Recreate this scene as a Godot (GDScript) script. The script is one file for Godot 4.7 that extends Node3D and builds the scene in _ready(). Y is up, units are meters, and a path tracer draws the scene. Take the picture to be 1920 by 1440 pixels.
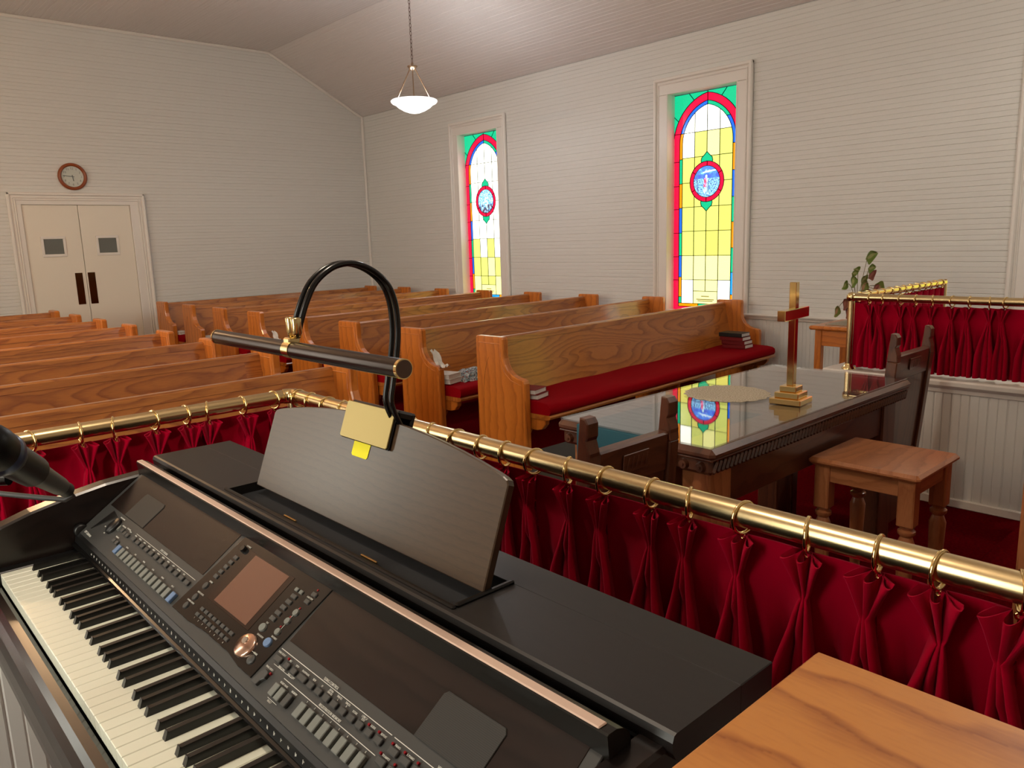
extends Node3D
# Church interior seen over an electric piano. Metres, y up; the chancel floor is y = 0.

var M := {}
var rng := RandomNumberGenerator.new()
var used := {}
const NAVE := -0.08
const XW := 6.4
const ZB := -10.12
const CEIL := 3.893


# ---------------------------------------------------------------- mesh builder
class MB:
	var v := PackedVector3Array()
	var n := PackedVector3Array()
	var t := PackedVector2Array()
	var g := 0
	var off := Vector2.ZERO
	var xf := Transform3D()
	var moved := false

	func place(x: Transform3D) -> MB:
		xf = x
		moved = true
		return self

	func grain(axis: int, o: Vector2) -> MB:
		g = axis
		off = o
		return self

	func uv(p: Vector3, nn: Vector3) -> Vector2:
		var a := nn.abs()
		var k := 0 if a.x > a.y and a.x > a.z else (1 if a.y > a.z else 2)
		if k == g:
			return Vector2(p[(k + 1) % 3], p[(k + 2) % 3]) + off
		return Vector2(p[g], p[3 - k - g]) + off

	func put(p: Vector3, nn: Vector3, w: Vector2) -> void:
		if moved:
			v.append(xf * p)
			n.append((xf.basis * nn).normalized())
		else:
			v.append(p)
			n.append(nn)
		t.append(w)

	func tri(a: Vector3, b: Vector3, c: Vector3, out: Vector3) -> void:
		var nn := (b - a).cross(c - a)
		if nn.length_squared() < 1e-16:
			return
		nn = nn.normalized()
		if nn.dot(out) < 0.0:
			var s := b
			b = c
			c = s
			nn = -nn
		put(a, nn, uv(a, nn))
		put(c, nn, uv(c, nn))
		put(b, nn, uv(b, nn))

	func quad(a: Vector3, b: Vector3, c: Vector3, d: Vector3, out: Vector3) -> void:
		tri(a, b, c, out)
		tri(a, c, d, out)

	func tris(a: Vector3, b: Vector3, c: Vector3, na: Vector3, nb: Vector3, nc: Vector3) -> void:
		var nn := (b - a).cross(c - a)
		if nn.length_squared() < 1e-18:
			return
		if nn.dot(na + nb + nc) >= 0.0:
			put(a, na, uv(a, na))
			put(c, nc, uv(c, na))
			put(b, nb, uv(b, na))
		else:
			put(a, na, uv(a, na))
			put(b, nb, uv(b, na))
			put(c, nc, uv(c, na))

	func box(mn: Vector3, mx: Vector3, b := 0.0) -> MB:
		var c := (mn + mx) / 2.0
		var h := (mx - mn) / 2.0
		b = minf(b, minf(h.x, minf(h.y, h.z)) * 0.9)
		var P := func(s: Vector3, k: int) -> Vector3:
			var q := Vector3(h.x - b, h.y - b, h.z - b)
			q[k] = h[k]
			return c + q * s
		for k in 3:
			var i := (k + 1) % 3
			var j := (k + 2) % 3
			for s in [-1.0, 1.0]:
				var o := Vector3.ZERO
				o[k] = s
				var q := []
				for w in [Vector2(-1, -1), Vector2(1, -1), Vector2(1, 1), Vector2(-1, 1)]:
					var e := Vector3.ZERO
					e[k] = s
					e[i] = w.x
					e[j] = w.y
					q.append(P.call(e, k))
				quad(q[0], q[1], q[2], q[3], o)
				if b > 0.0:
					for r in [-1.0, 1.0]:
						var e1 := Vector3.ZERO
						e1[i] = s
						e1[j] = r
						e1[k] = -1
						var e2 := e1
						e2[k] = 1
						quad(P.call(e1, i), P.call(e2, i), P.call(e2, j), P.call(e1, j), Vector3(e1.x, e1.y, e1.z) - Vector3(o.x, o.y, o.z).abs() * e1[k])
		if b > 0.0:
			for sx in [-1.0, 1.0]:
				for sy in [-1.0, 1.0]:
					for sz in [-1.0, 1.0]:
						var e := Vector3(sx, sy, sz)
						tri(P.call(e, 0), P.call(e, 1), P.call(e, 2), e)
		return self

	# point of a profile: axis 0 -> (z, y), axis 1 -> (x, z), axis 2 -> (x, y)
	func pp(q: Vector2, axis: int, a: float) -> Vector3:
		if axis == 0:
			return Vector3(a, q.y, q.x)
		if axis == 1:
			return Vector3(q.x, a, q.y)
		return Vector3(q.x, q.y, a)

	func prism(poly: PackedVector2Array, axis: int, a0: float, a1: float, b := 0.0) -> MB:
		var m := poly.size()
		var area := 0.0
		for i in m:
			area += poly[i].cross(poly[(i + 1) % m])
		var sg := 1.0 if area > 0.0 else -1.0
		var inn := PackedVector2Array()
		for i in m:
			var e1 := (poly[i] - poly[(i + m - 1) % m]).normalized()
			var e2 := (poly[(i + 1) % m] - poly[i]).normalized()
			var n1 := Vector2(e1.y, -e1.x) * sg
			var n2 := Vector2(e2.y, -e2.x) * sg
			var mm := (n1 + n2)
			mm = mm / maxf(0.35, mm.length_squared() / 2.0)
			inn.append(poly[i] - mm * b)
		for i in m:
			var j := (i + 1) % m
			var e := (poly[j] - poly[i]).normalized()
			var o := pp(Vector2(e.y, -e.x) * sg, axis, 0.0)
			quad(pp(poly[i], axis, a0 + b), pp(poly[j], axis, a0 + b), pp(poly[j], axis, a1 - b), pp(poly[i], axis, a1 - b), o)
			if b > 0.0:
				quad(pp(poly[i], axis, a0 + b), pp(poly[j], axis, a0 + b), pp(inn[j], axis, a0), pp(inn[i], axis, a0), o)
				quad(pp(poly[i], axis, a1 - b), pp(poly[j], axis, a1 - b), pp(inn[j], axis, a1), pp(inn[i], axis, a1), o)
		var idx := Geometry2D.triangulate_polygon(inn)
		for k in range(0, idx.size(), 3):
			tri(pp(inn[idx[k]], axis, a0), pp(inn[idx[k + 1]], axis, a0), pp(inn[idx[k + 2]], axis, a0), pp(Vector2.ZERO, axis, -1.0))
			tri(pp(inn[idx[k]], axis, a1), pp(inn[idx[k + 1]], axis, a1), pp(inn[idx[k + 2]], axis, a1), pp(Vector2.ZERO, axis, 1.0))
		return self

	# turned shape about y; profile of (radius, height)
	func lathe(pr: Array, seg := 20, at := Vector3.ZERO, sx := 1.0, sz := 1.0) -> MB:
		var ns := []
		for i in pr.size() - 1:
			var d: Vector2 = (pr[i + 1] - pr[i]).normalized()
			ns.append(Vector2(d.y, -d.x))
		for i in pr.size() - 1:
			var na: Vector2 = ns[i]
			var nb: Vector2 = ns[i]
			if i > 0 and ns[i - 1].dot(ns[i]) > 0.5:
				na = (ns[i - 1] + ns[i]).normalized()
			if i < ns.size() - 1 and ns[i + 1].dot(ns[i]) > 0.5:
				nb = (ns[i + 1] + ns[i]).normalized()
			for k in seg:
				var q := []
				for w in [[pr[i], k, na], [pr[i], k + 1, na], [pr[i + 1], k + 1, nb], [pr[i + 1], k, nb]]:
					var an: float = TAU * w[1] / seg
					q.append([at + Vector3(w[0].x * cos(an) * sx, w[0].y, w[0].x * sin(an) * sz), Vector3(w[2].x * cos(an) / sx, w[2].y, w[2].x * sin(an) / sz).normalized()])
				tris(q[0][0], q[1][0], q[2][0], q[0][1], q[1][1], q[2][1])
				tris(q[0][0], q[2][0], q[3][0], q[0][1], q[2][1], q[3][1])
		return self

	func tube(path: Array, rad: Variant, seg := 10, closed := false, caps := true) -> MB:
		var m := path.size()
		var rings := []
		var up := Vector3.ZERO
		for i in m:
			var a: Vector3 = path[(i + m - 1) % m] if closed else path[maxi(i - 1, 0)]
			var b: Vector3 = path[(i + 1) % m] if closed else path[mini(i + 1, m - 1)]
			var d := (b - a).normalized()
			if up == Vector3.ZERO:
				up = d.cross(Vector3(0.31, 0.87, 0.39)).normalized()
			up = (up - d * up.dot(d)).normalized()
			var r2 := d.cross(up)
			var r: float = rad if rad is float else rad[i]
			var ring := []
			for k in seg:
				var an := TAU * k / seg
				var nn := up * cos(an) + r2 * sin(an)
				ring.append([path[i] + nn * r, nn])
			rings.append(ring)
		var last := m if closed else m - 1
		for i in last:
			var A: Array = rings[i]
			var B: Array = rings[(i + 1) % m]
			for k in seg:
				var l := (k + 1) % seg
				tris(A[k][0], A[l][0], B[l][0], A[k][1], A[l][1], B[l][1])
				tris(A[k][0], B[l][0], B[k][0], A[k][1], B[l][1], B[k][1])
		if caps and not closed:
			var d0: Vector3 = (path[0] - path[1]).normalized()
			var d1: Vector3 = (path[m - 1] - path[m - 2]).normalized()
			for k in seg:
				tri(path[0], rings[0][k][0], rings[0][(k + 1) % seg][0], d0)
				tri(path[m - 1], rings[m - 1][k][0], rings[m - 1][(k + 1) % seg][0], d1)
		return self

	# smooth surface through rows of points
	func grid(rows: Array, flip := false) -> MB:
		var h := rows.size()
		var w: int = rows[0].size()
		var nn := []
		for i in h:
			var line := PackedVector3Array()
			for j in w:
				var du: Vector3 = rows[i][mini(j + 1, w - 1)] - rows[i][maxi(j - 1, 0)]
				var dv: Vector3 = rows[mini(i + 1, h - 1)][j] - rows[maxi(i - 1, 0)][j]
				var c := du.cross(dv)
				line.append((c.normalized() if c.length_squared() > 1e-18 else Vector3.UP) * (-1.0 if flip else 1.0))
			nn.append(line)
		for i in h - 1:
			for j in w - 1:
				var A: Vector3 = rows[i][j]
				var B: Vector3 = rows[i][j + 1]
				var C: Vector3 = rows[i + 1][j + 1]
				var D: Vector3 = rows[i + 1][j]
				tris(A, B, C, nn[i][j], nn[i][j + 1], nn[i + 1][j + 1])
				tris(A, C, D, nn[i][j], nn[i + 1][j + 1], nn[i + 1][j])
		return self

	func mesh() -> ArrayMesh:
		var a := []
		a.resize(Mesh.ARRAY_MAX)
		a[Mesh.ARRAY_VERTEX] = v
		a[Mesh.ARRAY_NORMAL] = n
		a[Mesh.ARRAY_TEX_UV] = t
		var m := ArrayMesh.new()
		m.add_surface_from_arrays(Mesh.PRIMITIVE_TRIANGLES, a)
		return m


func mb(axis := 0) -> MB:
	return MB.new().grain(axis, Vector2(rng.randf_range(0.0, 0.9), rng.randf_range(0.0, 0.2)))


func numbered(called: String) -> String:
	if not used.has(called):
		used[called] = 0
		return called
	used[called] += 1
	return "%s_%03d" % [called, used[called]]


func thing(called: String, label: String, category: String, at := Vector3.ZERO, group := "", turn := 0.0) -> Node3D:
	var o := Node3D.new()
	o.name = numbered(called)
	add_child(o, true)
	o.position = at
	o.rotation.y = turn
	tag(o, label, category, group)
	return o


func tag(o: Node3D, label: String, category := "", group := "") -> Node3D:
	o.set_meta("label", label)
	if category:
		o.set_meta("category", category)
	if group:
		o.set_meta("group", group)
	return o


func obj(called: String, b: Variant, mat: Material, parent: Node3D = self) -> MeshInstance3D:
	var o := MeshInstance3D.new()
	o.name = numbered(called) if parent == self else called
	o.mesh = b.mesh() if b is MB else b
	o.material_override = mat
	if parent != self:
		var k := 0
		while parent.has_node(NodePath(String(o.name))):
			k += 1
			o.name = "%s_%03d" % [called, k]
	parent.add_child(o, true)
	return o


func struct(called: String, b: Variant, mat: Material, label := "", parent: Node3D = self) -> MeshInstance3D:
	var o := obj(called, b, mat, parent)
	if parent == self:
		o.set_meta("kind", "structure")
		if label:
			o.set_meta("label", label)
	return o


func letters(s: String, size: float, at: Transform3D, mat: Material, parent: Node3D, called := "lettering") -> MeshInstance3D:
	var tm := TextMesh.new()
	var f := SystemFont.new()
	f.font_names = PackedStringArray(["Droid Sans"])
	tm.font = f
	tm.text = s
	tm.font_size = 32
	tm.pixel_size = size / 32.0
	tm.depth = 0.0004
	var o := obj(called, tm, mat, parent)
	o.transform = at
	return o


# ---------------------------------------------------------------- textures
func wood(seed_: int, light: Color, dark: Color, rings: float, warp: float, pores: float, run := 1.6, w := 1024, h := 256, sharp := 2.2) -> ImageTexture:
	var n1 := FastNoiseLite.new()
	n1.seed = seed_
	n1.frequency = 1.0
	n1.fractal_octaves = 2
	var n2 := FastNoiseLite.new()
	n2.seed = seed_ + 7
	n2.frequency = 1.0
	n2.fractal_octaves = 2
	var d := PackedByteArray()
	d.resize(w * h * 3)
	var k := 0
	for j in h:
		var y := float(j) / h
		for i in w:
			var x := float(i) / w
			var f := y * rings + warp * n1.get_noise_2d(x * run, y * 1.6) + 0.14 * n2.get_noise_2d(x * 24.0, y * 9.0)
			f -= floorf(f)
			var a := pow(f, sharp) if f < 0.86 else (1.0 - f) / 0.14
			a = clampf(a * 0.85 + pores * n2.get_noise_2d(x * 42.0, y * 170.0), 0.0, 1.0)
			var c := light.lerp(dark, a)
			d[k] = int(c.r * 255.0)
			d[k + 1] = int(c.g * 255.0)
			d[k + 2] = int(c.b * 255.0)
			k += 3
	return ImageTexture.create_from_image(Image.create_from_data(w, h, false, Image.FORMAT_RGB8, d))


func mat(c: Color, rough := 0.5, metal := 0.0) -> StandardMaterial3D:
	var m := StandardMaterial3D.new()
	m.albedo_color = c
	m.roughness = rough
	m.metallic = metal
	return m


func wood_mat(tex: Texture2D, rough: float, coat := 0.0, su := 0.25, sv := 1.6) -> StandardMaterial3D:
	var m := mat(Color.WHITE, rough)
	m.albedo_texture = tex
	m.uv1_scale = Vector3(su, sv, 1)
	if coat > 0.0:
		m.clearcoat_enabled = true
		m.clearcoat = coat
		m.clearcoat_roughness = 0.12
	return m


func noise_tex(freq: float, lo: Color, hi: Color, size := 256, sd := 3) -> ImageTexture:
	var nz := FastNoiseLite.new()
	nz.seed = sd
	nz.frequency = freq
	nz.fractal_octaves = 3
	var im := nz.get_seamless_image(size, size)
	var d := PackedByteArray()
	d.resize(size * size * 3)
	var k := 0
	for j in size:
		for i in size:
			var c := lo.lerp(hi, im.get_pixel(i, j).r)
			d[k] = int(c.r * 255.0)
			d[k + 1] = int(c.g * 255.0)
			d[k + 2] = int(c.b * 255.0)
			k += 3
	return ImageTexture.create_from_image(Image.create_from_data(size, size, false, Image.FORMAT_RGB8, d))


func glow(c: Color, e: float, tex: Texture2D = null) -> StandardMaterial3D:
	var m := mat(c * 0.5, 0.15)
	m.emission_enabled = true
	m.emission = c
	m.emission_energy_multiplier = e
	if tex:
		m.emission_texture = tex
		m.emission_operator = BaseMaterial3D.EMISSION_OP_MULTIPLY
		m.uv1_triplanar = true
		m.uv1_scale = Vector3(2.5, 2.5, 2.5)
	return m


func materials() -> void:
	M.wall = mat(Color(0.845, 0.84, 0.82), 0.55)
	M.trim = mat(Color(0.89, 0.87, 0.84), 0.4)
	M.ceil = mat(Color(0.83, 0.80, 0.78), 0.55)
	M.door = mat(Color(0.90, 0.87, 0.81), 0.45)
	var oak := wood(11, Color(0.72, 0.45, 0.19), Color(0.50, 0.26, 0.09), 9.0, 4.0, 0.30)
	M.oak = wood_mat(oak, 0.34, 0.5, 0.25, 1.6)
	M.oak2 = wood_mat(wood(23, Color(0.73, 0.45, 0.18), Color(0.52, 0.27, 0.09), 7.0, 6.0, 0.26), 0.34, 0.5, 0.3, 1.6)
	M.oakend = wood_mat(wood(31, Color(0.80, 0.47, 0.16), Color(0.64, 0.34, 0.10), 8.0, 1.2, 0.30), 0.36, 0.4, 0.4, 1.8)
	M.dark = wood_mat(wood(41, Color(0.37, 0.215, 0.135), Color(0.24, 0.125, 0.080), 8.0, 2.0, 0.3), 0.33, 0.4, 0.5, 1.8)
	M.midoak = wood_mat(wood(43, Color(0.72, 0.47, 0.30), Color(0.58, 0.35, 0.21), 8.0, 2.6, 0.3), 0.30, 0.4, 0.6, 2.0)
	M.lightoak = wood_mat(wood(57, Color(0.76, 0.50, 0.24), Color(0.54, 0.29, 0.12), 9.0, 1.5, 0.16, 2.2, 1024, 256, 3.4), 0.36, 0.2, 0.6, 2.0)
	M.rose = wood_mat(wood(61, Color(0.115, 0.080, 0.068), Color(0.060, 0.042, 0.038), 12.0, 2.5, 0.35), 0.26, 0.0, 0.8, 3.0)
	M.rosetop = wood_mat(wood(63, Color(0.088, 0.072, 0.066), Color(0.070, 0.056, 0.052), 14.0, 2.0, 0.3), 0.42, 0.0, 0.8, 3.0)
	M.rest = wood_mat(wood(67, Color(0.27, 0.20, 0.14), Color(0.22, 0.16, 0.11), 20.0, 0.8, 0.55), 0.30, 0.0, 0.9, 4.0)
	M.brass = mat(Color(0.88, 0.78, 0.56), 0.17, 1.0)
	M.brushed = mat(Color(0.84, 0.745, 0.56), 0.26, 1.0)
	M.gold = mat(Color(0.93, 0.81, 0.56), 0.10, 1.0)
	M.velvet = mat(Color(0.60, 0.0, 0.13), 0.85)
	M.velvet.metallic_specular = 0.12
	M.velvet.rim_enabled = true
	M.velvet.rim = 0.8
	M.velvet.rim_tint = 0.7
	M.cushion = mat(Color(0.55, 0.02, 0.07), 0.8)
	M.cushion.metallic_specular = 0.12
	M.cushion.rim_enabled = true
	M.cushion.rim = 0.4
	M.cushion.rim_tint = 0.8
	M.carpet = mat(Color.WHITE, 0.95)
	M.carpet.metallic_specular = 0.05
	M.carpet.albedo_texture = noise_tex(0.12, Color(0.27, 0.01, 0.03), Color(0.38, 0.02, 0.045))
	M.carpet.uv1_triplanar = true
	M.carpet.uv1_scale = Vector3(2, 2, 2)
	M.greyfloor = mat(Color(0.24, 0.23, 0.20), 0.7)
	M.white = mat(Color(0.86, 0.86, 0.79), 0.28)
	M.blackkey = mat(Color(0.045, 0.042, 0.04), 0.32)
	M.plastic = mat(Color(0.20, 0.20, 0.195), 0.5)
	M.button = mat(Color(0.24, 0.24, 0.235), 0.45)
	M.grey = mat(Color(0.42, 0.43, 0.41), 0.5)
	M.blue = mat(Color(0.36, 0.46, 0.60), 0.45)
	M.gloss = mat(Color(0.10, 0.095, 0.09), 0.09)
	M.lcd = mat(Color(0.42, 0.30, 0.25), 0.12)
	M.black = mat(Color(0.03, 0.03, 0.03), 0.4)
	M.blackmetal = mat(Color(0.035, 0.035, 0.035), 0.22)
	M.felt = mat(Color(0.075, 0.085, 0.10), 0.9)
	M.redfelt = mat(Color(0.85, 0.06, 0.09), 0.8)
	M.led = mat(Color(0.50, 0.06, 0.10), 0.25)
	M.print = mat(Color(0.80, 0.80, 0.77), 0.6)
	M.steel = mat(Color(0.78, 0.76, 0.73), 0.3, 1.0)
	M.copper = mat(Color(0.80, 0.69, 0.62), 0.5, 0.1)
	M.lampbody = mat(Color(0.20, 0.16, 0.145), 0.26, 0.85)
	M.teal = mat(Color(0.02, 0.30, 0.36), 0.7)
	M.lace = mat(Color(0.80, 0.76, 0.68), 0.9)
	M.paper = mat(Color(0.86, 0.85, 0.82), 0.8)
	M.redbook = mat(Color(0.48, 0.04, 0.07), 0.5)
	M.blackbook = mat(Color(0.035, 0.03, 0.035), 0.45)
	M.lead = mat(Color(0.16, 0.17, 0.11), 0.5, 0.3)
	M.glass = mat(Color(0.75, 0.92, 0.90, 0.06), 0.02)
	M.glass.transparency = BaseMaterial3D.TRANSPARENCY_ALPHA
	M.glass.metallic_specular = 0.6
	M.pewter = mat(Color(0.62, 0.52, 0.42), 0.3, 1.0)
	M.bowl = glow(Color(1.0, 0.99, 0.97), 2.2)


# ---------------------------------------------------------------- room
func plank(p0: Vector3, along: Vector3, across: Vector3, nrm: Vector3) -> MB:
	var b := MB.new()
	var w := across.length()
	var a := across / w
	var e := 0.005
	var d := 0.005
	var pr := [Vector2(0, -d), Vector2(e, 0), Vector2(w / 2 - e * 0.7, 0), Vector2(w / 2, -d * 0.6), Vector2(w / 2 + e * 0.7, 0), Vector2(w - e, 0), Vector2(w, -d)]
	for i in 6:
		var q0: Vector3 = p0 + a * pr[i].x + nrm * pr[i].y
		var q1: Vector3 = p0 + a * pr[i + 1].x + nrm * pr[i + 1].y
		b.quad(q0, q1, q1 + along, q0 + along, nrm)
	for s in [0.0, 1.0]:
		var o: Vector3 = p0 + along * s
		b.quad(o - nrm * d, o, o + across, o + across - nrm * d, along * (s * 2 - 1))
	return b


func room() -> void:
	var zw := [-7.54, -4.314, -1.19]
	# floors
	var fl := struct("floor", mb(0).box(Vector3(-1.6, -0.35, ZB - 0.2), Vector3(6.6, NAVE, 2.7)), M.carpet, "crimson carpet floor of the church")
	struct("floor_front_strip", mb(0).box(Vector3(-1.39, NAVE - 0.02, -3.69), Vector3(6.39, NAVE + 0.004, -2.92)), M.greyfloor, "grey green floor strip before the front pew", fl)
	struct("chancel_step", mb(0).box(Vector3(-1.4, NAVE, -2.9), Vector3(6.4, 0.0, 2.5), 0.01), M.carpet, "low carpeted chancel floor", fl)
	struct("pulpit_step", mb(0).box(Vector3(1.08, 0.0, -0.825), Vector3(3.9, 0.15, 2.5), 0.008), M.carpet, "raised red carpeted pulpit step", fl)
	# right wall with three window openings
	var b := mb(0)
	var z0 := ZB - 0.2
	for zc in zw:
		b.box(Vector3(XW + 0.01, -0.3, z0), Vector3(6.65, 3.4, zc - 0.38))
		b.box(Vector3(XW + 0.01, -0.3, zc - 0.38), Vector3(6.65, 0.6, zc + 0.38))
		b.box(Vector3(XW + 0.01, 2.665, zc - 0.38), Vector3(6.65, 3.4, zc + 0.38))
		z0 = zc + 0.38
	b.box(Vector3(XW + 0.01, -0.3, z0), Vector3(6.65, 3.4, 2.7))
	var wr := struct("wall_right", b, M.wall, "cream painted board wall with stained glass windows")
	var pitch := 0.0777
	for k in 33:
		var y := 0.612 + k * pitch
		var spans := [[ZB, -8.07], [-7.01, -4.845], [-3.785, -1.72], [-0.66, 0.6]]
		if y + pitch > 2.80:
			spans = [[ZB, -6.9 + (k % 3) * 0.5], [-6.9 + (k % 3) * 0.5, -2.6 - (k % 2) * 0.9], [-2.6 - (k % 2) * 0.9, 0.6]]
		for s in spans:
			struct("plank", plank(Vector3(XW, y, s[0]), Vector3(0, 0, s[1] - s[0]), Vector3(0, pitch, 0), Vector3(-1, 0, 0)), M.wall, "", wr)
	for k in 36:
		var z := -4.3 + k * 0.07
		struct("wainscot_board", plank(Vector3(XW, -0.02, z), Vector3(0, 0.58, 0), Vector3(0, 0, 0.07), Vector3(-1, 0, 0)), M.wall, "", wr)
	b = mb(2)
	b.prism(PackedVector2Array([Vector2(6.41, 0.560), Vector2(6.385, 0.566), Vector2(6.38, 0.585), Vector2(6.355, 0.595), Vector2(6.35, 0.606), Vector2(6.36, 0.614), Vector2(6.41, 0.616)]), 2, ZB, 2.5)
	struct("trim_1", b, M.trim, "cream chair rail along the window wall")
	struct("baseboard_right", mb(2).box(Vector3(6.375, NAVE, ZB), Vector3(6.41, 0.07, -2.9), 0.006), M.trim, "cream baseboard of the window wall")
	# back wall
	var wb := struct("wall_back", mb(0).box(Vector3(-1.65, -0.3, ZB - 0.2), Vector3(6.65, 4.1, ZB - 0.01)), M.wall, "cream painted board wall at the back of the nave")
	for k in 50:
		var y := 0.012 + k * pitch
		var xe := 6.4 if y + pitch < 3.175 else 5.015 + (CEIL - y - pitch * 0.6) / 0.5184
		var spans := [[0.7, 1.805], [3.225, minf(xe, 6.4)]] if y + pitch < 2.03 else [[0.7, 2.9 + (k % 4) * 0.45], [2.9 + (k % 4) * 0.45, minf(xe, 6.4)]]
		for s in spans:
			struct("plank", plank(Vector3(s[0], y, ZB), Vector3(s[1] - s[0], 0, 0), Vector3(0, minf(pitch, CEIL - y), 0), Vector3(0, 0, 1)), M.wall, "", wb)
	# left and front walls
	b = mb(0)
	z0 = ZB - 0.2
	for zc in zw:
		b.box(Vector3(-1.65, -0.3, z0), Vector3(-1.4, 3.4, zc - 0.38))
		b.box(Vector3(-1.65, -0.3, zc - 0.38), Vector3(-1.4, 0.6, zc + 0.38))
		b.box(Vector3(-1.65, 2.665, zc - 0.38), Vector3(-1.4, 3.4, zc + 0.38))
		z0 = zc + 0.38
	b.box(Vector3(-1.65, -0.3, z0), Vector3(-1.4, 3.4, 2.7))
	struct("wall_left", b, M.wall, "cream wall on the near side of the nave")
	struct("wall_front", mb(0).box(Vector3(-1.65, -0.3, 2.5), Vector3(6.65, 4.1, 2.7)), M.wall, "cream wall behind the chancel")
	# ceiling: flat middle, sloping sides
	b = mb(2).box(Vector3(-0.02, CEIL + 0.01, ZB - 0.2), Vector3(5.02, 4.1, 2.7))
	b.prism(PackedVector2Array([Vector2(5.015, CEIL + 0.012), Vector2(6.66, 3.052), Vector2(6.66, 3.3), Vector2(5.015, 4.1)]), 2, ZB - 0.2, 2.7)
	b.prism(PackedVector2Array([Vector2(-0.015, CEIL + 0.012), Vector2(-1.66, 3.052), Vector2(-1.66, 3.3), Vector2(-0.015, 4.1)]), 2, ZB - 0.2, 2.7)
	var ce := struct("ceiling", b, M.ceil, "pale boarded ceiling with a flat middle and sloping sides")
	for k in 51:
		var x := 5.015 - (k + 1) * 0.0805
		struct("plank", plank(Vector3(x, CEIL, ZB), Vector3(0, 0, 8.6), Vector3(0.0805, 0, 0), Vector3(0, -1, 0)), M.ceil, "", ce)
	var sl := Vector3(6.4 - 5.015, 3.175 - CEIL, 0) / 19.0
	for k in 19:
		struct("plank", plank(Vector3(5.015, CEIL, ZB) + sl * k, Vector3(0, 0, 8.6), sl, Vector3(-0.46, -0.888, 0)), M.ceil, "", ce)
	b = mb(0)
	b.box(Vector3(-0.02, CEIL - 0.035, ZB), Vector3(5.02, CEIL, ZB + 0.03), 0.008)
	b.place(Transform3D(Basis(Vector3(0, 0, 1), -0.4784), Vector3(5.015, CEIL, ZB)))
	b.box(Vector3(-0.01, -0.035, 0), Vector3(1.57, 0.0, 0.03), 0.008)
	struct("trim_2", b, M.trim, "cream moulding where the back wall meets the ceiling")
	struct("trim_3", mb(1).box(Vector3(6.365, 0.61, ZB), Vector3(6.40, 3.18, ZB + 0.035), 0.008), M.trim, "cream corner moulding between back and window walls")
	double_door()
	for i in 3:
		window_right(i + 1, zw[i])
		window_left(i + 4, zw[i])


func double_door() -> void:
	var d := Node3D.new()
	d.name = "door_1"
	add_child(d)
	d.set_meta("kind", "structure")
	d.set_meta("label", "cream double swing doors in a moulded frame")
	var b := mb(1)
	for s in [[1.80, 1.93], [3.06, 3.23]]:
		b.box(Vector3(s[0], NAVE, ZB - 0.01), Vector3(s[1], 1.905, ZB + 0.025), 0.004)
	b.box(Vector3(1.80, 1.90, ZB - 0.01), Vector3(3.23, 2.03, ZB + 0.025), 0.004)
	b.box(Vector3(1.795, NAVE, ZB), Vector3(1.83, 2.035, ZB + 0.045), 0.01)
	b.box(Vector3(3.20, NAVE, ZB), Vector3(3.235, 2.035, ZB + 0.045), 0.01)
	b.box(Vector3(1.795, 2.0, ZB), Vector3(3.235, 2.035, ZB + 0.045), 0.01)
	for x in [1.852, 1.875, 3.155, 3.178]:
		b.box(Vector3(x - 0.007, NAVE, ZB), Vector3(x + 0.007, 1.975, ZB + 0.034), 0.005)
	for y in [1.975, 1.952]:
		b.box(Vector3(1.85, y - 0.007, ZB), Vector3(3.18, y + 0.007, ZB + 0.034), 0.005)
	struct("door_frame", b, M.trim, "", d)
	for i in 2:
		var x0: float = 1.932 if i == 0 else 2.497
		var x1: float = 2.491 if i == 0 else 3.058
		var leaf := struct("door_leaf", mb(1).box(Vector3(x0, NAVE + 0.01, ZB - 0.005), Vector3(x1, 1.898, ZB + 0.006), 0.003), M.door, "", d)
		var wx: float = 2.20 if i == 0 else 2.768
		b = mb(0)
		for s in [[-0.125, 0.125, 0.085, 0.115], [-0.125, 0.125, -0.115, -0.085], [-0.125, -0.098, -0.086, 0.086], [0.098, 0.125, -0.086, 0.086]]:
			b.box(Vector3(wx + s[0], 1.435 + s[2], ZB + 0.005), Vector3(wx + s[1], 1.435 + s[3], ZB + 0.016), 0.003)
		struct("window_frame", b, M.trim, "", leaf)
		struct("pane", mb(0).box(Vector3(wx - 0.098, 1.35, ZB + 0.0), Vector3(wx + 0.098, 1.52, ZB + 0.008)), mat(Color(0.42, 0.43, 0.41), 0.12), "small grey pane", leaf)
		var px: float = 2.376 if i == 0 else 2.510
		struct("push_plate", mb(1).box(Vector3(px, 0.762, ZB + 0.006), Vector3(px + 0.079, 1.128, ZB + 0.010), 0.001), mat(Color(0.42, 0.30, 0.18), 0.13, 1.0), "polished bronze push plate", leaf)


func lancet(inset: float, bottom: float) -> PackedVector2Array:
	var p := PackedVector2Array()
	var a := 0.38 - inset
	var r := 0.4506 - inset
	var top := acos(0.0706 / r)
	p.append(Vector2(-a, bottom))
	p.append(Vector2(a, bottom))
	for i in 13:
		var an := top * i / 12.0
		p.append(Vector2(-0.0706 + r * cos(an), 2.2 + r * sin(an)))
	for i in 12:
		var an := top * (11 - i) / 12.0
		p.append(Vector2(0.0706 - r * cos(an), 2.2 + r * sin(an)))
	return p


func rect(x0: float, y0: float, x1: float, y1: float) -> PackedVector2Array:
	return PackedVector2Array([Vector2(x0, y0), Vector2(x1, y0), Vector2(x1, y1), Vector2(x0, y1)])


func disc(c: Vector2, r: float, k := 28) -> PackedVector2Array:
	var p := PackedVector2Array()
	for i in k:
		p.append(c + Vector2(cos(TAU * i / k), sin(TAU * i / k)) * r)
	return p


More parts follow.
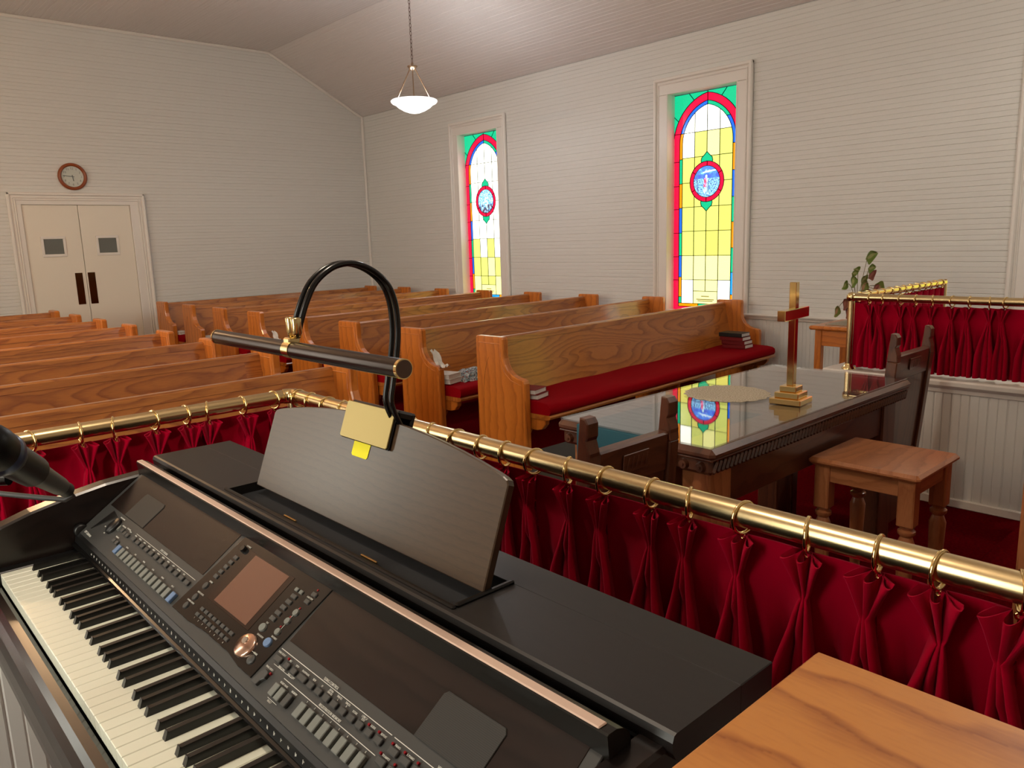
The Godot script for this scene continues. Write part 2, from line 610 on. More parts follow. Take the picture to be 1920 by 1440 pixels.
func minus(polys: Array, cut: PackedVector2Array) -> Array:
	var out := []
	for p in polys:
		for q in Geometry2D.clip_polygons(p, cut):
			if q.size() > 2 and not Geometry2D.is_polygon_clockwise(q):
				out.append(q)
	return out


func casing(b: MB, zc: float, x: float, s: float) -> void:
	# s = -1: the room lies towards -x of the wall face x
	var f := func(x0: float, x1: float, y0: float, y1: float, z0: float, z1: float, bv: float) -> void:
		b.box(Vector3(minf(x + s * x0, x + s * x1), y0, zc + z0), Vector3(maxf(x + s * x0, x + s * x1), y1, zc + z1), bv)
	for e in [-1.0, 1.0]:
		f.call(-0.012, 0.022, 0.6, 2.664, minf(e * 0.38, e * 0.525), maxf(e * 0.38, e * 0.525), 0.004)
		f.call(0.0, 0.0424, 0.6, 2.8225, minf(e * 0.495, e * 0.532), maxf(e * 0.495, e * 0.532), 0.010)
		f.call(0.0, 0.0304, 0.6, 2.7712, minf(e * 0.470, e * 0.486), maxf(e * 0.470, e * 0.486), 0.006)
		f.call(-0.15, 0.026, 0.6, 2.67, minf(e * 0.372, e * 0.384), maxf(e * 0.372, e * 0.384), 0.003)
	f.call(-0.012, 0.022, 2.665, 2.81, -0.525, 0.525, 0.004)
	f.call(0.0, 0.042, 2.785, 2.822, -0.532, 0.532, 0.010)
	f.call(0.0, 0.030, 2.755, 2.771, -0.486, 0.486, 0.006)
	f.call(-0.15, 0.05, 0.585, 0.605, -0.53, 0.53, 0.006)


func window_right(n: int, zc: float) -> void:
	var w := Node3D.new()
	w.name = "window_%d" % n
	add_child(w)
	w.set_meta("kind", "structure")
	w.set_meta("label", ["far stained glass lancet window, its round medallion dark at the foot", "nearer stained glass lancet window with a robed figure in its round medallion", "window at the right edge, only its cream casing in view"][n - 1])
	var b := mb(1)
	casing(b, zc, XW, -1.0)
	struct("window_frame", b, M.trim, "", w)
	var came := MB.new()
	var red: Material = M.g_red
	var gr: Material = M.g_green
	var frame := rect(-0.38, 0.605, 0.38, 2.66)
	var a0 := lancet(0.0, 0.605)
	var a1 := lancet(0.070, 0.640)
	var a2 := lancet(0.104, 0.672)
	var panes := []
	# green spandrels, each cut by two diagonals
	for s in [-1.0, 1.0]:
		var half := rect(minf(0, s * 0.38), 2.1, maxf(0, s * 0.38), 2.66)
		var sp := minus([half], a0)
		var c1 := PackedVector2Array([Vector2(s * 0.38, 2.47), Vector2(s * 0.20, 2.30), Vector2(s * 0.2, 1.9), Vector2(s * 0.6, 1.9), Vector2(s * 0.6, 2.47)])
		var c2 := PackedVector2Array([Vector2(s * 0.24, 2.70), Vector2(s * 0.02, 2.44), Vector2(s * -0.2, 2.44), Vector2(s * -0.2, 2.7)])
		for p in sp:
			for q in Geometry2D.intersect_polygons(p, c1):
				panes.append([q, gr])
			for q in Geometry2D.intersect_polygons(p, c2):
				panes.append([q, gr])
			for q in minus(minus([p], c1), c2):
				panes.append([q, gr])
	# red border in pieces
	var ys := [0.605, 0.90, 1.13, 1.36, 1.59, 1.81, 2.04, 2.3, 2.7]
	for s in [-1.0, 1.0]:
		for i in 8:
			for p in Geometry2D.intersect_polygons(a0, rect(minf(0, s * 0.5), ys[i], maxf(0, s * 0.5), ys[i + 1])):
				for q in minus([p], a1):
					panes.append([q, red])
	# narrow band of changing colours
	var lc := ["green", "orange", "blue", "green", "blue", "orange", "green", "orange", "blue"]
	var ly := [0.672, 0.735, 0.93, 1.14, 1.36, 1.60, 1.83, 2.06, 2.30, 2.7]
	var rc := ["orange", "sky", "green", "orange", "green", "blue", "orange", "blue", "green"]
	var ry := [0.672, 0.77, 0.98, 1.21, 1.45, 1.68, 1.92, 2.16, 2.41, 2.7]
	for i in 9:
		for side in 2:
			var yy: Array = ly if side == 0 else ry
			var cc: Array = lc if side == 0 else rc
			for p in Geometry2D.intersect_polygons(a1, rect(-0.5 if side == 0 else 0.0, yy[i], 0.0 if side == 0 else 0.5, yy[i + 1])):
				for q in minus([p], a2):
					panes.append([q, M["g_" + cc[i]]])
	for s in [[-0.31, -0.08, "orange"], [-0.08, 0.03, "green"], [0.03, 0.20, "sky"], [0.20, 0.31, "orange"]]:
		panes.append([rect(s[0], 0.640, s[1], 0.672), M["g_" + s[2]]])
	# pale field in four columns, round the medallion and the inscription
	var mc := Vector2(0.0, 1.835)
	var md := disc(mc, 0.188)
	var leafs := []
	for s in [-1.0, 1.0]:
		var lf := PackedVector2Array()
		for q in [[0.0, 0.275], [0.03, 0.245], [0.058, 0.222], [0.064, 0.195], [0.058, 0.16], [-0.058, 0.16], [-0.064, 0.195], [-0.058, 0.222], [-0.03, 0.245]]:
			lf.append(mc + Vector2(q[0], q[1] * s))
		if Geometry2D.is_polygon_clockwise(lf):
			lf.reverse()
		leafs.append(lf)
	var ins := rect(-0.138, 0.672, 0.138, 0.795)
	var fy := [0.672, 0.905, 1.14, 1.375, 1.605, 1.835, 2.07, 2.30, 2.70]
	for i in 8:
		for c in 4:
			for p in Geometry2D.intersect_polygons(a2, rect(-0.276 + c * 0.138, fy[i], -0.138 + c * 0.138, fy[i + 1])):
				for q in minus(minus(minus(minus([p], md), leafs[0]), leafs[1]), ins):
					var key := "g_lime"
					if n == 1:
						key = "g_white" if i > 2 or (i == 2 and c % 2 == 1) else ("g_lime" if (i + c) % 3 else "g_cream")
					elif n == 2:
						key = "g_white" if (i == 7) or (i == 0 and (c == 0 or c == 3)) or (i == 6 and c == 0) else ("g_cream" if i == 0 or i == 1 or (i == 6 and c == 2) else ("g_lime" if (i * 3 + c) % 4 else "g_gold"))
					panes.append([q, M[key]])
	panes.append([ins, M.g_cream])
	for lf in leafs:
		for q in minus([lf], md):
			panes.append([q, gr])
	var inner := disc(mc, 0.146)
	for k in 6:
		var a := TAU * k / 6.0 + 0.5
		var wedge := PackedVector2Array([mc, mc + Vector2(cos(a), sin(a)), mc + Vector2(cos(a + TAU / 12), sin(a + TAU / 12)) * 1.2, mc + Vector2(cos(a + TAU / 6), sin(a + TAU / 6))])
		for p in Geometry2D.intersect_polygons(md, wedge):
			for q in minus([p], inner):
				panes.append([q, red])
	for e in panes:
		var pl: PackedVector2Array = e[0]
		var sh := PackedVector2Array()
		for q in pl:
			sh.append(q + Vector2(zc, 0))
		struct("pane", MB.new().prism(sh, 0, 6.497, 6.503), e[1], "", w)
		for i in sh.size():
			var p: Vector2 = sh[i]
			var q: Vector2 = sh[(i + 1) % sh.size()]
			if p.distance_to(q) < 0.002:
				continue
			var t := (q - p).normalized()
			var o := Vector2(-t.y, t.x) * 0.0028
			var z := [p + o - t * 0.002, q + o + t * 0.002, q - o + t * 0.002, p - o - t * 0.002]
			came.quad(Vector3(6.493, z[0].y, z[0].x), Vector3(6.493, z[1].y, z[1].x), Vector3(6.493, z[2].y, z[2].x), Vector3(6.493, z[3].y, z[3].x), Vector3(-1, 0, 0))
			came.quad(Vector3(6.493, z[0].y, z[0].x), Vector3(6.493, z[1].y, z[1].x), Vector3(6.499, z[1].y, z[1].x), Vector3(6.499, z[0].y, z[0].x), Vector3(0, o.y, o.x))
			came.quad(Vector3(6.493, z[3].y, z[3].x), Vector3(6.493, z[2].y, z[2].x), Vector3(6.499, z[2].y, z[2].x), Vector3(6.499, z[3].y, z[3].x), Vector3(0, -o.y, -o.x))
	struct("lead_came", came, M.lead, "", w)
	b = MB.new().grain(2, Vector2(0.146 - zc, 0.146 - mc.y))
	b.prism(disc(mc + Vector2(zc, 0), 0.147), 0, 6.496, 6.503)
	struct("painted_medallion", b, medallion(n), "round painted scene in blues", w)
	b = mb(2)
	for q in [[0.745, 0.045], [0.715, 0.10], [0.70, 0.085]]:
		b.box(Vector3(6.4955, q[0] - 0.004, zc - q[1]), Vector3(6.4975, q[0] + 0.004, zc + q[1]))
	struct("inscription", b, mat(Color(0.62, 0.55, 0.25), 0.6), "faded dedication lines", w)


func window_left(n: int, zc: float) -> void:
	var w := Node3D.new()
	w.name = "window_%d" % n
	add_child(w)
	w.set_meta("kind", "structure")
	var b := mb(1)
	casing(b, zc, -1.4, 1.0)
	struct("window_frame", b, M.trim, "", w)
	var a0 := lancet(0.0, 0.605)
	var a2 := lancet(0.09, 0.66)
	for e in [[[a2], M.l_yellow], [minus([rect(-0.38, 0.605, 0, 2.66)], a2), M.g_red], [minus([rect(0, 0.605, 0.38, 2.66)], a2), M.g_orange]]:
		for p in e[0]:
			var sh := PackedVector2Array()
			for q in p:
				sh.append(q + Vector2(zc, 0))
			struct("pane", MB.new().prism(sh, 0, -1.503, -1.497), e[1], "", w)


func medallion(n: int) -> StandardMaterial3D:
	var s := 128
	var im := Image.create(s, s, false, Image.FORMAT_RGB8)
	var nz := FastNoiseLite.new()
	nz.seed = 40 + n
	nz.frequency = 0.05
	nz.fractal_octaves = 3
	for j in s:
		for i in s:
			var x := (i - 63.5) / 64.0
			var y := (j - 63.5) / 64.0
			var f := nz.get_noise_2d(i, j)
			var c: Color
			if n == 2:
				c = Color(0.10, 0.42, 0.92).lerp(Color(0.55, 0.88, 1.0), clampf(0.5 + 1.6 * f - y * 0.6, 0, 1))
				if absf(y - 0.62 - x * 0.12 - 0.05 * f) < 0.045 and x > -0.3:
					c = Color(0.92, 0.97, 1.0)
				if y > 0.18 and y < 0.48:
					c = Color(0.04, 0.25, 0.80).lerp(Color(0.1, 0.45, 0.95), clampf(0.5 + 2.0 * f, 0, 1))
				if y < 0.2:
					c = Color(0.55, 0.85, 0.98).lerp(Color(0.10, 0.30, 0.60), clampf(0.3 + 2.6 * nz.get_noise_2d(i * 2.6, j * 2.6), 0, 1))
				var bw := 0.13 + (0.3 - y) * 0.10
				if y < 0.24 and y > -0.8 and absf(x + 0.05) < bw:
					c = Color(0.75, 0.93, 1.0).lerp(Color(0.25, 0.5, 0.75), clampf(0.2 + 2.5 * nz.get_noise_2d(i * 4.0, j), 0, 1))
					if y > -0.35 and x < -0.02:
						c = Color(0.80, 0.15, 0.35).lerp(Color(0.95, 0.55, 0.75), clampf(0.4 + 2.0 * f, 0, 1))
				if Vector2(x + 0.03, (y - 0.33) * 0.8).length() < 0.085:
					c = Color(0.75, 0.92, 0.95)
				if absf(x - 0.12) < 0.022 and y < 0.1 and y > -0.75:
					c = Color(0.15, 0.25, 0.45)
				if absf(x + 0.72 + y * 0.1) < 0.03:
					c = Color(0.12, 0.25, 0.5)
			else:
				c = Color(0.25, 0.60, 0.95).lerp(Color(0.75, 0.95, 1.0), clampf(0.5 + 2.4 * nz.get_noise_2d(i * 1.6, j * 1.6), 0, 1))
				if y < -0.25:
					c = c.lerp(Color(0.12, 0.15, 0.28), clampf(0.55 + 2.5 * f, 0, 1))
				if Vector2(x + 0.02, y * 0.6).length() < 0.3:
					c = Color(0.85, 0.98, 1.0).lerp(Color(0.35, 0.65, 0.8), clampf(0.3 + 3.0 * f, 0, 1))
			im.set_pixel(i, j, c)
	var m := glow(Color(1, 1, 1), 1.1, ImageTexture.create_from_image(im))
	m.uv1_triplanar = false
	m.uv1_scale = Vector3(1.0 / 0.292, 1.0 / 0.292, 1)
	return m


func pendant(at: Vector3, label: String, tint := Color(0.95, 0.97, 1.0), power := 1.0) -> void:
	var p := thing("pendant_light", label, "pendant light", at, "bowl pendants under the ceiling")
	# origin at the rim of the bowl
	var b := MB.new()
	b.lathe([Vector2(0.004, -0.095), Vector2(0.05, -0.090), Vector2(0.10, -0.072), Vector2(0.15, -0.043), Vector2(0.185, -0.012), Vector2(0.190, -0.004)], 36)
	obj("glass_bowl", b, M.bowl, p)
	b = MB.new()
	b.lathe([Vector2(0.188, -0.010), Vector2(0.205, -0.008), Vector2(0.218, 0.006), Vector2(0.219, 0.016), Vector2(0.210, 0.024), Vector2(0.196, 0.022)], 36)
	obj("rim", b, glow(Color(1, 0.99, 0.97), 0.8), p)
	b = MB.new()
	b.lathe([Vector2(0.004, 0.285), Vector2(0.030, 0.300), Vector2(0.046, 0.318), Vector2(0.048, 0.326), Vector2(0.030, 0.330), Vector2(0.012, 0.338), Vector2(0.010, 0.355), Vector2(0.002, 0.357)], 20)
	obj("hub", b, M.pewter, p)
	for k in 4:
		var a := TAU * k / 4.0 + 0.62
		var d := Vector3(cos(a), 0, sin(a))
		obj("rod", MB.new().tube([d * 0.022 + Vector3(0, 0.305, 0), d * 0.165 + Vector3(0, 0.015, 0)], 0.0048, 8), M.pewter, p)
	b = MB.new()
	var y := 0.355
	var k := 0
	while y < CEIL - at.y - 0.02:
		var ring := []
		for i in 10:
			var a := TAU * i / 10.0
			var q := Vector3(cos(a) * 0.009, sin(a) * 0.021, 0)
			ring.append(Vector3(0, y + 0.018, 0) + (q if k % 2 else Vector3(0, q.y, q.x)))
		b.tube(ring, 0.0026, 5, true)
		y += 0.034
		k += 1
	obj("chain", b, mat(Color(0.42, 0.33, 0.29), 0.35, 0.9), p)
	obj("canopy", MB.new().lathe([Vector2(0.065, CEIL - at.y - 0.03), Vector2(0.07, CEIL - at.y - 0.012), Vector2(0.07, CEIL - at.y)], 20), M.pewter, p)
	var l := OmniLight3D.new()
	l.light_color = tint
	l.light_energy = LAMP * power
	l.light_size = 0.06
	l.omni_range = 20.0
	l.omni_attenuation = 2.0
	l.shadow_enabled = true
	l.position = Vector3(0, -0.03, 0)
	p.add_child(l)


func clock() -> void:
	var c := thing("wall_clock", "round wooden wall clock above the double doors", "clock", Vector3(2.482, 2.216, ZB))
	c.rotation = Vector3(PI / 2, 0, 0)
	obj("rim", MB.new().lathe([Vector2(0.150, 0.0), Vector2(0.152, 0.020), Vector2(0.145, 0.036), Vector2(0.130, 0.040), Vector2(0.117, 0.030), Vector2(0.116, 0.012)], 36), mat(Color(0.55, 0.27, 0.10), 0.3), c)
	obj("dial", MB.new().lathe([Vector2(0.117, 0.010), Vector2(0.116, 0.016), Vector2(0.001, 0.016)], 36), mat(Color(0.80, 0.80, 0.76), 0.5), c)
	for h in 12:
		var a := TAU * (h + 1) / 12.0
		letters(str(h + 1), 0.030, Transform3D(Basis(Vector3(1, 0, 0), -PI / 2), Vector3(sin(a) * 0.090, 0.0168, -cos(a) * 0.090)), M.black, c, "numeral")
	for q in [[5.75 / 12.0 * TAU, 0.05, 0.004, "hour_hand"], [46.0 / 60.0 * TAU, 0.098, 0.003, "minute_hand"]]:
		var d := Vector3(sin(q[0]), 0, -cos(q[0]))
		obj(q[3], MB.new().tube([d * -0.018 + Vector3(0, 0.019, 0), d * q[1] + Vector3(0, 0.019, 0)], q[2], 6), M.black, c)
	var gl := MB.new().lathe([Vector2(0.116, 0.024), Vector2(0.08, 0.030), Vector2(0.001, 0.032)], 30)
	obj("cover_glass", gl, M.glass, c)


# ---------------------------------------------------------------- pews
func pew_profile() -> PackedVector2Array:
	var h := 0.832
	var p := PackedVector2Array([Vector2(0, 0), Vector2(0.425, 0), Vector2(0.425, 0.555), Vector2(0.418, 0.572), Vector2(0.400, 0.580), Vector2(0.36, 0.586), Vector2(0.32, 0.600), Vector2(0.285, 0.626), Vector2(0.262, 0.662), Vector2(0.250, 0.70), Vector2(0.247, 0.73), Vector2(0.247, h - 0.014), Vector2(0.238, h - 0.002), Vector2(0.225, h), Vector2(0.014, h), Vector2(0.003, h - 0.006), Vector2(0.0, h - 0.02)])
	return p


# local: x along the pew from 0 (aisle side for right pews) to len, z from the back (0) to the front, y from the floor
func pew(label: String, at: Vector3, turn: float, length: float, group: String, near_end: int) -> Node3D:
	var p := thing("pew", label, "pew", at, group, turn)
	var pr := pew_profile()
	for e in 2:
		var x0 := 0.0 if e == 0 else length - 0.05
		var b := mb(1)
		b.prism(pr, 0, x0, x0 + 0.05, 0.007)
		var en := obj("pew_end", b, M.oakend, p)
		if e == near_end:
			# moulded line inside the edge and a carved half arch, on both faces
			b = mb(1)
			for f in [x0 + 0.0005, x0 + 0.0495]:
				var path := []
				for q in [[0.395, 0.0], [0.395, 0.545], [0.352, 0.553], [0.305, 0.570], [0.262, 0.603], [0.235, 0.648], [0.222, 0.70], [0.220, 0.79], [0.03, 0.79]]:
					path.append(Vector3(f, q[1], q[0]))
				b.tube(path, 0.0035, 6)
			obj("bead_moulding", b, M.oakend, en)
			b = mb(1)
			for f in [x0 + 0.0005, x0 + 0.0495]:
				var path := []
				for i in 12:
					var a := i / 11.0
					path.append(Vector3(f, 0.34 + 0.36 * pow(a, 0.9), 0.06 + 0.055 * pow(a, 3.0)))
				b.tube(path, 0.0028, 6)
			obj("carved_arch", b, M.oak2, en)
	var back := PackedVector2Array([Vector2(0.040, 0.786), Vector2(0.046, 0.800), Vector2(0.060, 0.804), Vector2(0.078, 0.802), Vector2(0.086, 0.792), Vector2(0.175, 0.38), Vector2(0.145, 0.36)])
	obj("backrest", mb(0).prism(back, 0, 0.05, length - 0.05), M.oak if rng.randf() < 0.5 else M.oak2, p)
	obj("back_cap", mb(0).prism(PackedVector2Array([Vector2(0.034, 0.768), Vector2(0.038, 0.802), Vector2(0.052, 0.809), Vector2(0.078, 0.809), Vector2(0.090, 0.800), Vector2(0.0965, 0.766), Vector2(0.09, 0.764)]), 0, 0.05, length - 0.05), M.oak, p)
	obj("seat_board", mb(0).prism(PackedVector2Array([Vector2(0.13, 0.340), Vector2(0.555, 0.338), Vector2(0.578, 0.345), Vector2(0.582, 0.358), Vector2(0.572, 0.368), Vector2(0.13, 0.368)]), 0, 0.05, length - 0.05), M.oak2, p)
	var rows := []
	for q in [[0.15, 0.366], [0.54, 0.366], [0.572, 0.370], [0.582, 0.390], [0.578, 0.418], [0.555, 0.434], [0.50, 0.442], [0.35, 0.444], [0.20, 0.444], [0.15, 0.440]]:
		var line := []
		for i in 25:
			var x := 0.052 + (length - 0.104) * i / 24.0
			var wob := 0.004 * sin(x * 9.0 + at.z * 3.0) if q[1] > 0.43 else 0.0
			line.append(Vector3(x, q[1] + wob, q[0]))
		rows.append(line)
	var b2 := mb(0).grid(rows)
	for e in 2:
		for i in rows.size() - 2:
			b2.tri(rows[0][24 * e], rows[i + 1][24 * e], rows[i + 2][24 * e], Vector3(e * 2 - 1, 0, 0))
	obj("cushion", b2, M.cushion, p)
	var br := PackedVector2Array([Vector2(0.14, 0.338), Vector2(0.535, 0.338), Vector2(0.53, 0.305), Vector2(0.50, 0.272), Vector2(0.46, 0.262), Vector2(0.40, 0.262), Vector2(0.36, 0.20), Vector2(0.34, 0.0), Vector2(0.16, 0.0)])
	for x in [0.06, length / 2.0, length - 0.10]:
		obj("seat_bracket", mb(1).prism(br, 0, x, x + 0.04, 0.004), M.oakend, p)
	return p


func book(label: String, at: Vector3, turn: float, size: Vector3, cover: Material, group: String) -> Node3D:
	var k := thing("book", label, "book", at, group, turn)
	var h := size / 2.0
	obj("pages", mb(0).box(Vector3(-h.x + 0.004, 0.004, -h.z + 0.004), Vector3(h.x - 0.003, size.y - 0.004, h.z - 0.003), 0.001), M.paper, k)
	var b := mb(0)
	b.box(Vector3(-h.x, 0, -h.z), Vector3(h.x, 0.004, h.z), 0.0015)
	b.box(Vector3(-h.x, size.y - 0.004, -h.z), Vector3(h.x, size.y, h.z), 0.0015)
	b.box(Vector3(-h.x, 0, -h.z), Vector3(-h.x + 0.006, size.y, h.z), 0.002)
	obj("cover", b, cover, k)
	return k


func pews() -> void:
	var ord := ["front", "second", "third", "fourth", "fifth", "sixth", "seventh", "rearmost"]
	for k in 8:
		var turn := 0.060
		var d := ["with hymn books stacked at its window end", "with a white tissue on its arm", "partly behind the lamp stem", "its end just left of the lamp stem", "its end right behind the lamp joint", "its aisle end above the lamp tube", "next before the rearmost one", "standing against the back wall"]
		pew("oak pew, %s in the window side block, %s" % [ord[k], d[k]], Vector3(3.139, NAVE, -3.795 - 0.86 * k), turn, 3.09, "pews in the window side block", 0)
	for k in 8:
		var ll := 3.05
		var turn := 0.030
		var d := ["seen just above the brass rail", "seen over the back of the front one", "its end in line with the lamp tube", "amid the block", "rising behind the fourth one", "small in the distance", "nearly hidden by those before it", "nearest the double doors"]
		var at := Vector3(2.005 - ll * cos(turn), NAVE, -3.62 - 0.86 * k + ll * sin(turn))
		pew("oak pew, %s in the left block, %s" % [ord[k], d[k]], at, turn, ll, "pews left of the aisle", 1)
	# books, tissue and cloth on the pews
	var seat := NAVE + 0.4455
	var y := seat
	var st := [["lowest red hymn book of the stack at the window end", M.redbook, 0.0], ["second red hymn book up in the window end stack", M.redbook, 0.008], ["third red hymn book up, under the black book", M.redbook, 0.025], ["black book topmost of the stack on the front pew", M.blackbook, 0.035]]
	for s in st:
		book(s[0], Vector3(5.93 - s[2], y + 0.001, -3.600 - s[2] * 0.4), 0.06, Vector3(0.15, 0.033, 0.215), s[1], "hymn books at the window end of the front pew")
		y += 0.034
	y = seat
	for s in [["lower hymn book lying at the aisle end of the front pew", 0.02], ["upper hymn book lying at the aisle end of the front pew", 0.0]]:
		book(s[0], Vector3(3.27 + s[1], y + 0.001, -3.47), PI + 0.3, Vector3(0.15, 0.033, 0.21), M.redbook, "hymn books at the aisle end")
		y += 0.034
	y = seat
	for s in [["lower white book on the second pew beside patterned cloth", 0.01], ["upper white book on the second pew beside patterned cloth", 0.0]]:
		book(s[0], Vector3(3.27 + s[1], y + 0.001, -4.33), PI + 0.3, Vector3(0.15, 0.034, 0.21), M.paper, "white books on the second pew")
		y += 0.035
	var cl := mat(Color.WHITE, 0.8)
	cl.albedo_texture = noise_tex(0.035, Color(-0.35, -0.2, -0.1), Color(1.35, 1.35, 1.3), 256, 17)
	cl.uv1_triplanar = true
	cl.uv1_scale = Vector3(4, 4, 4)
	var rows := []
	for i in 7:
		var line := []
		for j in 11:
			var e := sin(PI * i / 6.0) * sin(PI * j / 10.0)
			line.append(Vector3(-0.17 + 0.034 * j, 0.001 + 0.075 * pow(maxf(e, 0.0), 0.35) + 0.006 * sin(j * 2.1 + i), -0.11 + 0.036 * i))
		rows.append(line)
	var o := obj("folded_cloth", mb(0).grid(rows), cl)
	o.position = Vector3(3.53, seat, -4.30)
	tag(o, "folded blue and white patterned cloth on the second pew", "cloth")
	tissue("crumpled white tissue on the arm of the second pew", Vector3(3.19, NAVE + 0.575, -4.27), 1.0)
	tissue("small white tissue on a pew behind the lamp tube", Vector3(3.20, NAVE + 0.575, -6.78), 0.75)
	for k in [2, 3, 4, 6, 7]:
		book("white booklet at the aisle end of the %s pew in the window side block" % ord[k], Vector3(3.28, seat + 0.001, -3.47 - 0.86 * k), PI + 0.2, Vector3(0.15, 0.03, 0.21), M.paper, "white booklets along the aisle")


func tissue(label: String, at: Vector3, s: float) -> void:
	var rows := []
	for i in 6:
		var line := []
		for j in 8:
			var h := 0.10 * s * pow(maxf(0.0, 1.0 - j / 4.0), 1.3) + 0.012 * s * (1.0 + sin(j * 1.7 + i * 2.3))
			line.append(Vector3(0.012 * (i - 2.5) * s + 0.006 * sin(j * 2.0 + i), h, (0.022 * j - 0.05) * s))
		rows.append(line)
	var o := obj("tissue", mb(0).grid(rows), M.paper)
	o.position = at
	tag(o, label, "tissue", "")


# ---------------------------------------------------------------- brass rails and velvet curtains
# a curtain hung along "dir" from o; pleats at the given distances; "face" is the side the pleats stand out on
func curtain(label: String, o: Vector3, dir: Vector3, face: Vector3, s0: float, s1: float, pleats: Array, top: float, bottom: float) -> void:
	var rows := []
	var steps := [0.0, 0.04, 0.12, 0.25, 0.38, 0.46, 0.52, 0.60, 0.72, 0.9, 1.2, 1.6, 2.1, 2.7, 3.3]
	var hgt := top - bottom
	for st in steps:
		var y: float = top - 0.125 * st if st < 1.0 else top - 0.125 - (hgt - 0.125) * (st - 1.0) / 2.3
		var line := []
		var prev := s0
		for i in pleats.size() + 1:
			var a: float = prev
			var c: float = pleats[i] if i < pleats.size() else s1
			var n := 9
			# flat run before the pleat
			var r1: float = sin(i * 12.9898) * 0.5 + 0.5
			var r2: float = sin(i * 78.233 + 1.3) * 0.5 + 0.5
			for k in n:
				var f := float(k) / n
				var bow := sin(PI * f)
				var d: float = -0.012 * bow * (1.0 - 0.3 * st) if st < 1.0 else 0.0
				if st > 0.55:
					var q: float = minf(1.0, (st - 0.55) / 1.2)
					d = lerpf(d, -0.030 * bow + 0.020 * sin(TAU * f * (1.0 + r1) + r2 * 5.0) * bow, q)
				line.append(o + dir * (a + (c - a) * f) + face * d + Vector3(0, y - o.y - (0.004 * bow if st < 0.5 else 0.0), 0))
			prev = c
			if i == pleats.size():
				line.append(o + dir * c + Vector3(0, y - o.y, 0))
				break
			# three fingers, fanned at the top, pinched at st = 0.5, opening out below
			var open: float
			var deep: float
			if st <= 0.5:
				open = lerpf(0.019, 0.004, pow(st / 0.5, 0.85)) * (0.8 + 0.45 * r1)
				deep = lerpf(0.030, 0.017, st / 0.5)
			else:
				var q: float = minf(1.0, (st - 0.5) / 1.7)
				open = lerpf(0.004, 0.034 + 0.012 * r2, pow(q, 0.7))
				deep = lerpf(0.017, 0.030 + 0.014 * r1, pow(q, 0.6))
			var lean: float = (r2 - 0.5) * 0.026 * (1.0 - minf(1.0, absf(st - 0.5) * 1.2))
			var fing := 3 if st <= 0.75 else 3
			for m in fing:
				for k in 8:
					var f := k / 8.0
					var wv := sin(PI * f)
					var amp: float = pow(maxf(0.0, wv), 0.55) * deep
					if st > 0.9 and m == 1:
						amp *= 0.55
					var lat: float = open * ((m + f) * 2.0 / 3.0 - 1.0)
					var spread: float = open * 0.55 * (m - 1) * (amp / deep) if st <= 0.5 else 0.0
					var sw: float = cos(PI * f) * -0.0035 * wv
					line.append(o + dir * (c + lat + spread + sw + lean * amp / deep) + face * amp + Vector3(0, y - o.y - 0.25 * amp * (1.0 - minf(1.0, st * 2.0)), 0))
		rows.append(line)
	var b := mb(1)
	b.grid(rows)
	var back := []
	for r in rows:
		var line := []
		for q in r:
			line.append(q - face * 0.0035)
		back.append(line)
	b.grid(back, true)
	b.grid([rows[0], back[0]])
	tag(obj("velvet_curtain", b, M.velvet), label, "curtain", "crimson velvet rail curtains")


func ring(at: Vector3, dir: Vector3, tilt: float, r: float, label: String, group: String) -> void:
	var o := thing("curtain_ring", label, "curtain ring", at, group)
	var ax := dir.rotated(Vector3.UP, tilt)
	var side := ax.cross(Vector3.UP)
	var path := []
	for i in 22:
		var a := TAU * i / 22.0
		path.append(side * cos(a) * r + Vector3.UP * sin(a) * r)
	obj("hoop", MB.new().tube(path, 0.0031, 8, true), M.gold, o)
	path = []
	for i in 10:
		var a := TAU * i / 10.0
		path.append(Vector3(0, -r - 0.0055, 0) + ax * cos(a) * 0.004 + Vector3.UP * sin(a) * 0.004)
	var b := MB.new().tube(path, 0.0018, 6, true)
	b.tube([Vector3(0, -r - 0.009, 0), Vector3(0, -r - 0.014, 0) - side * 0.002, Vector3(0, -r - 0.022, 0)], 0.0016, 6)
	obj("eyelet", b, M.gold, o)


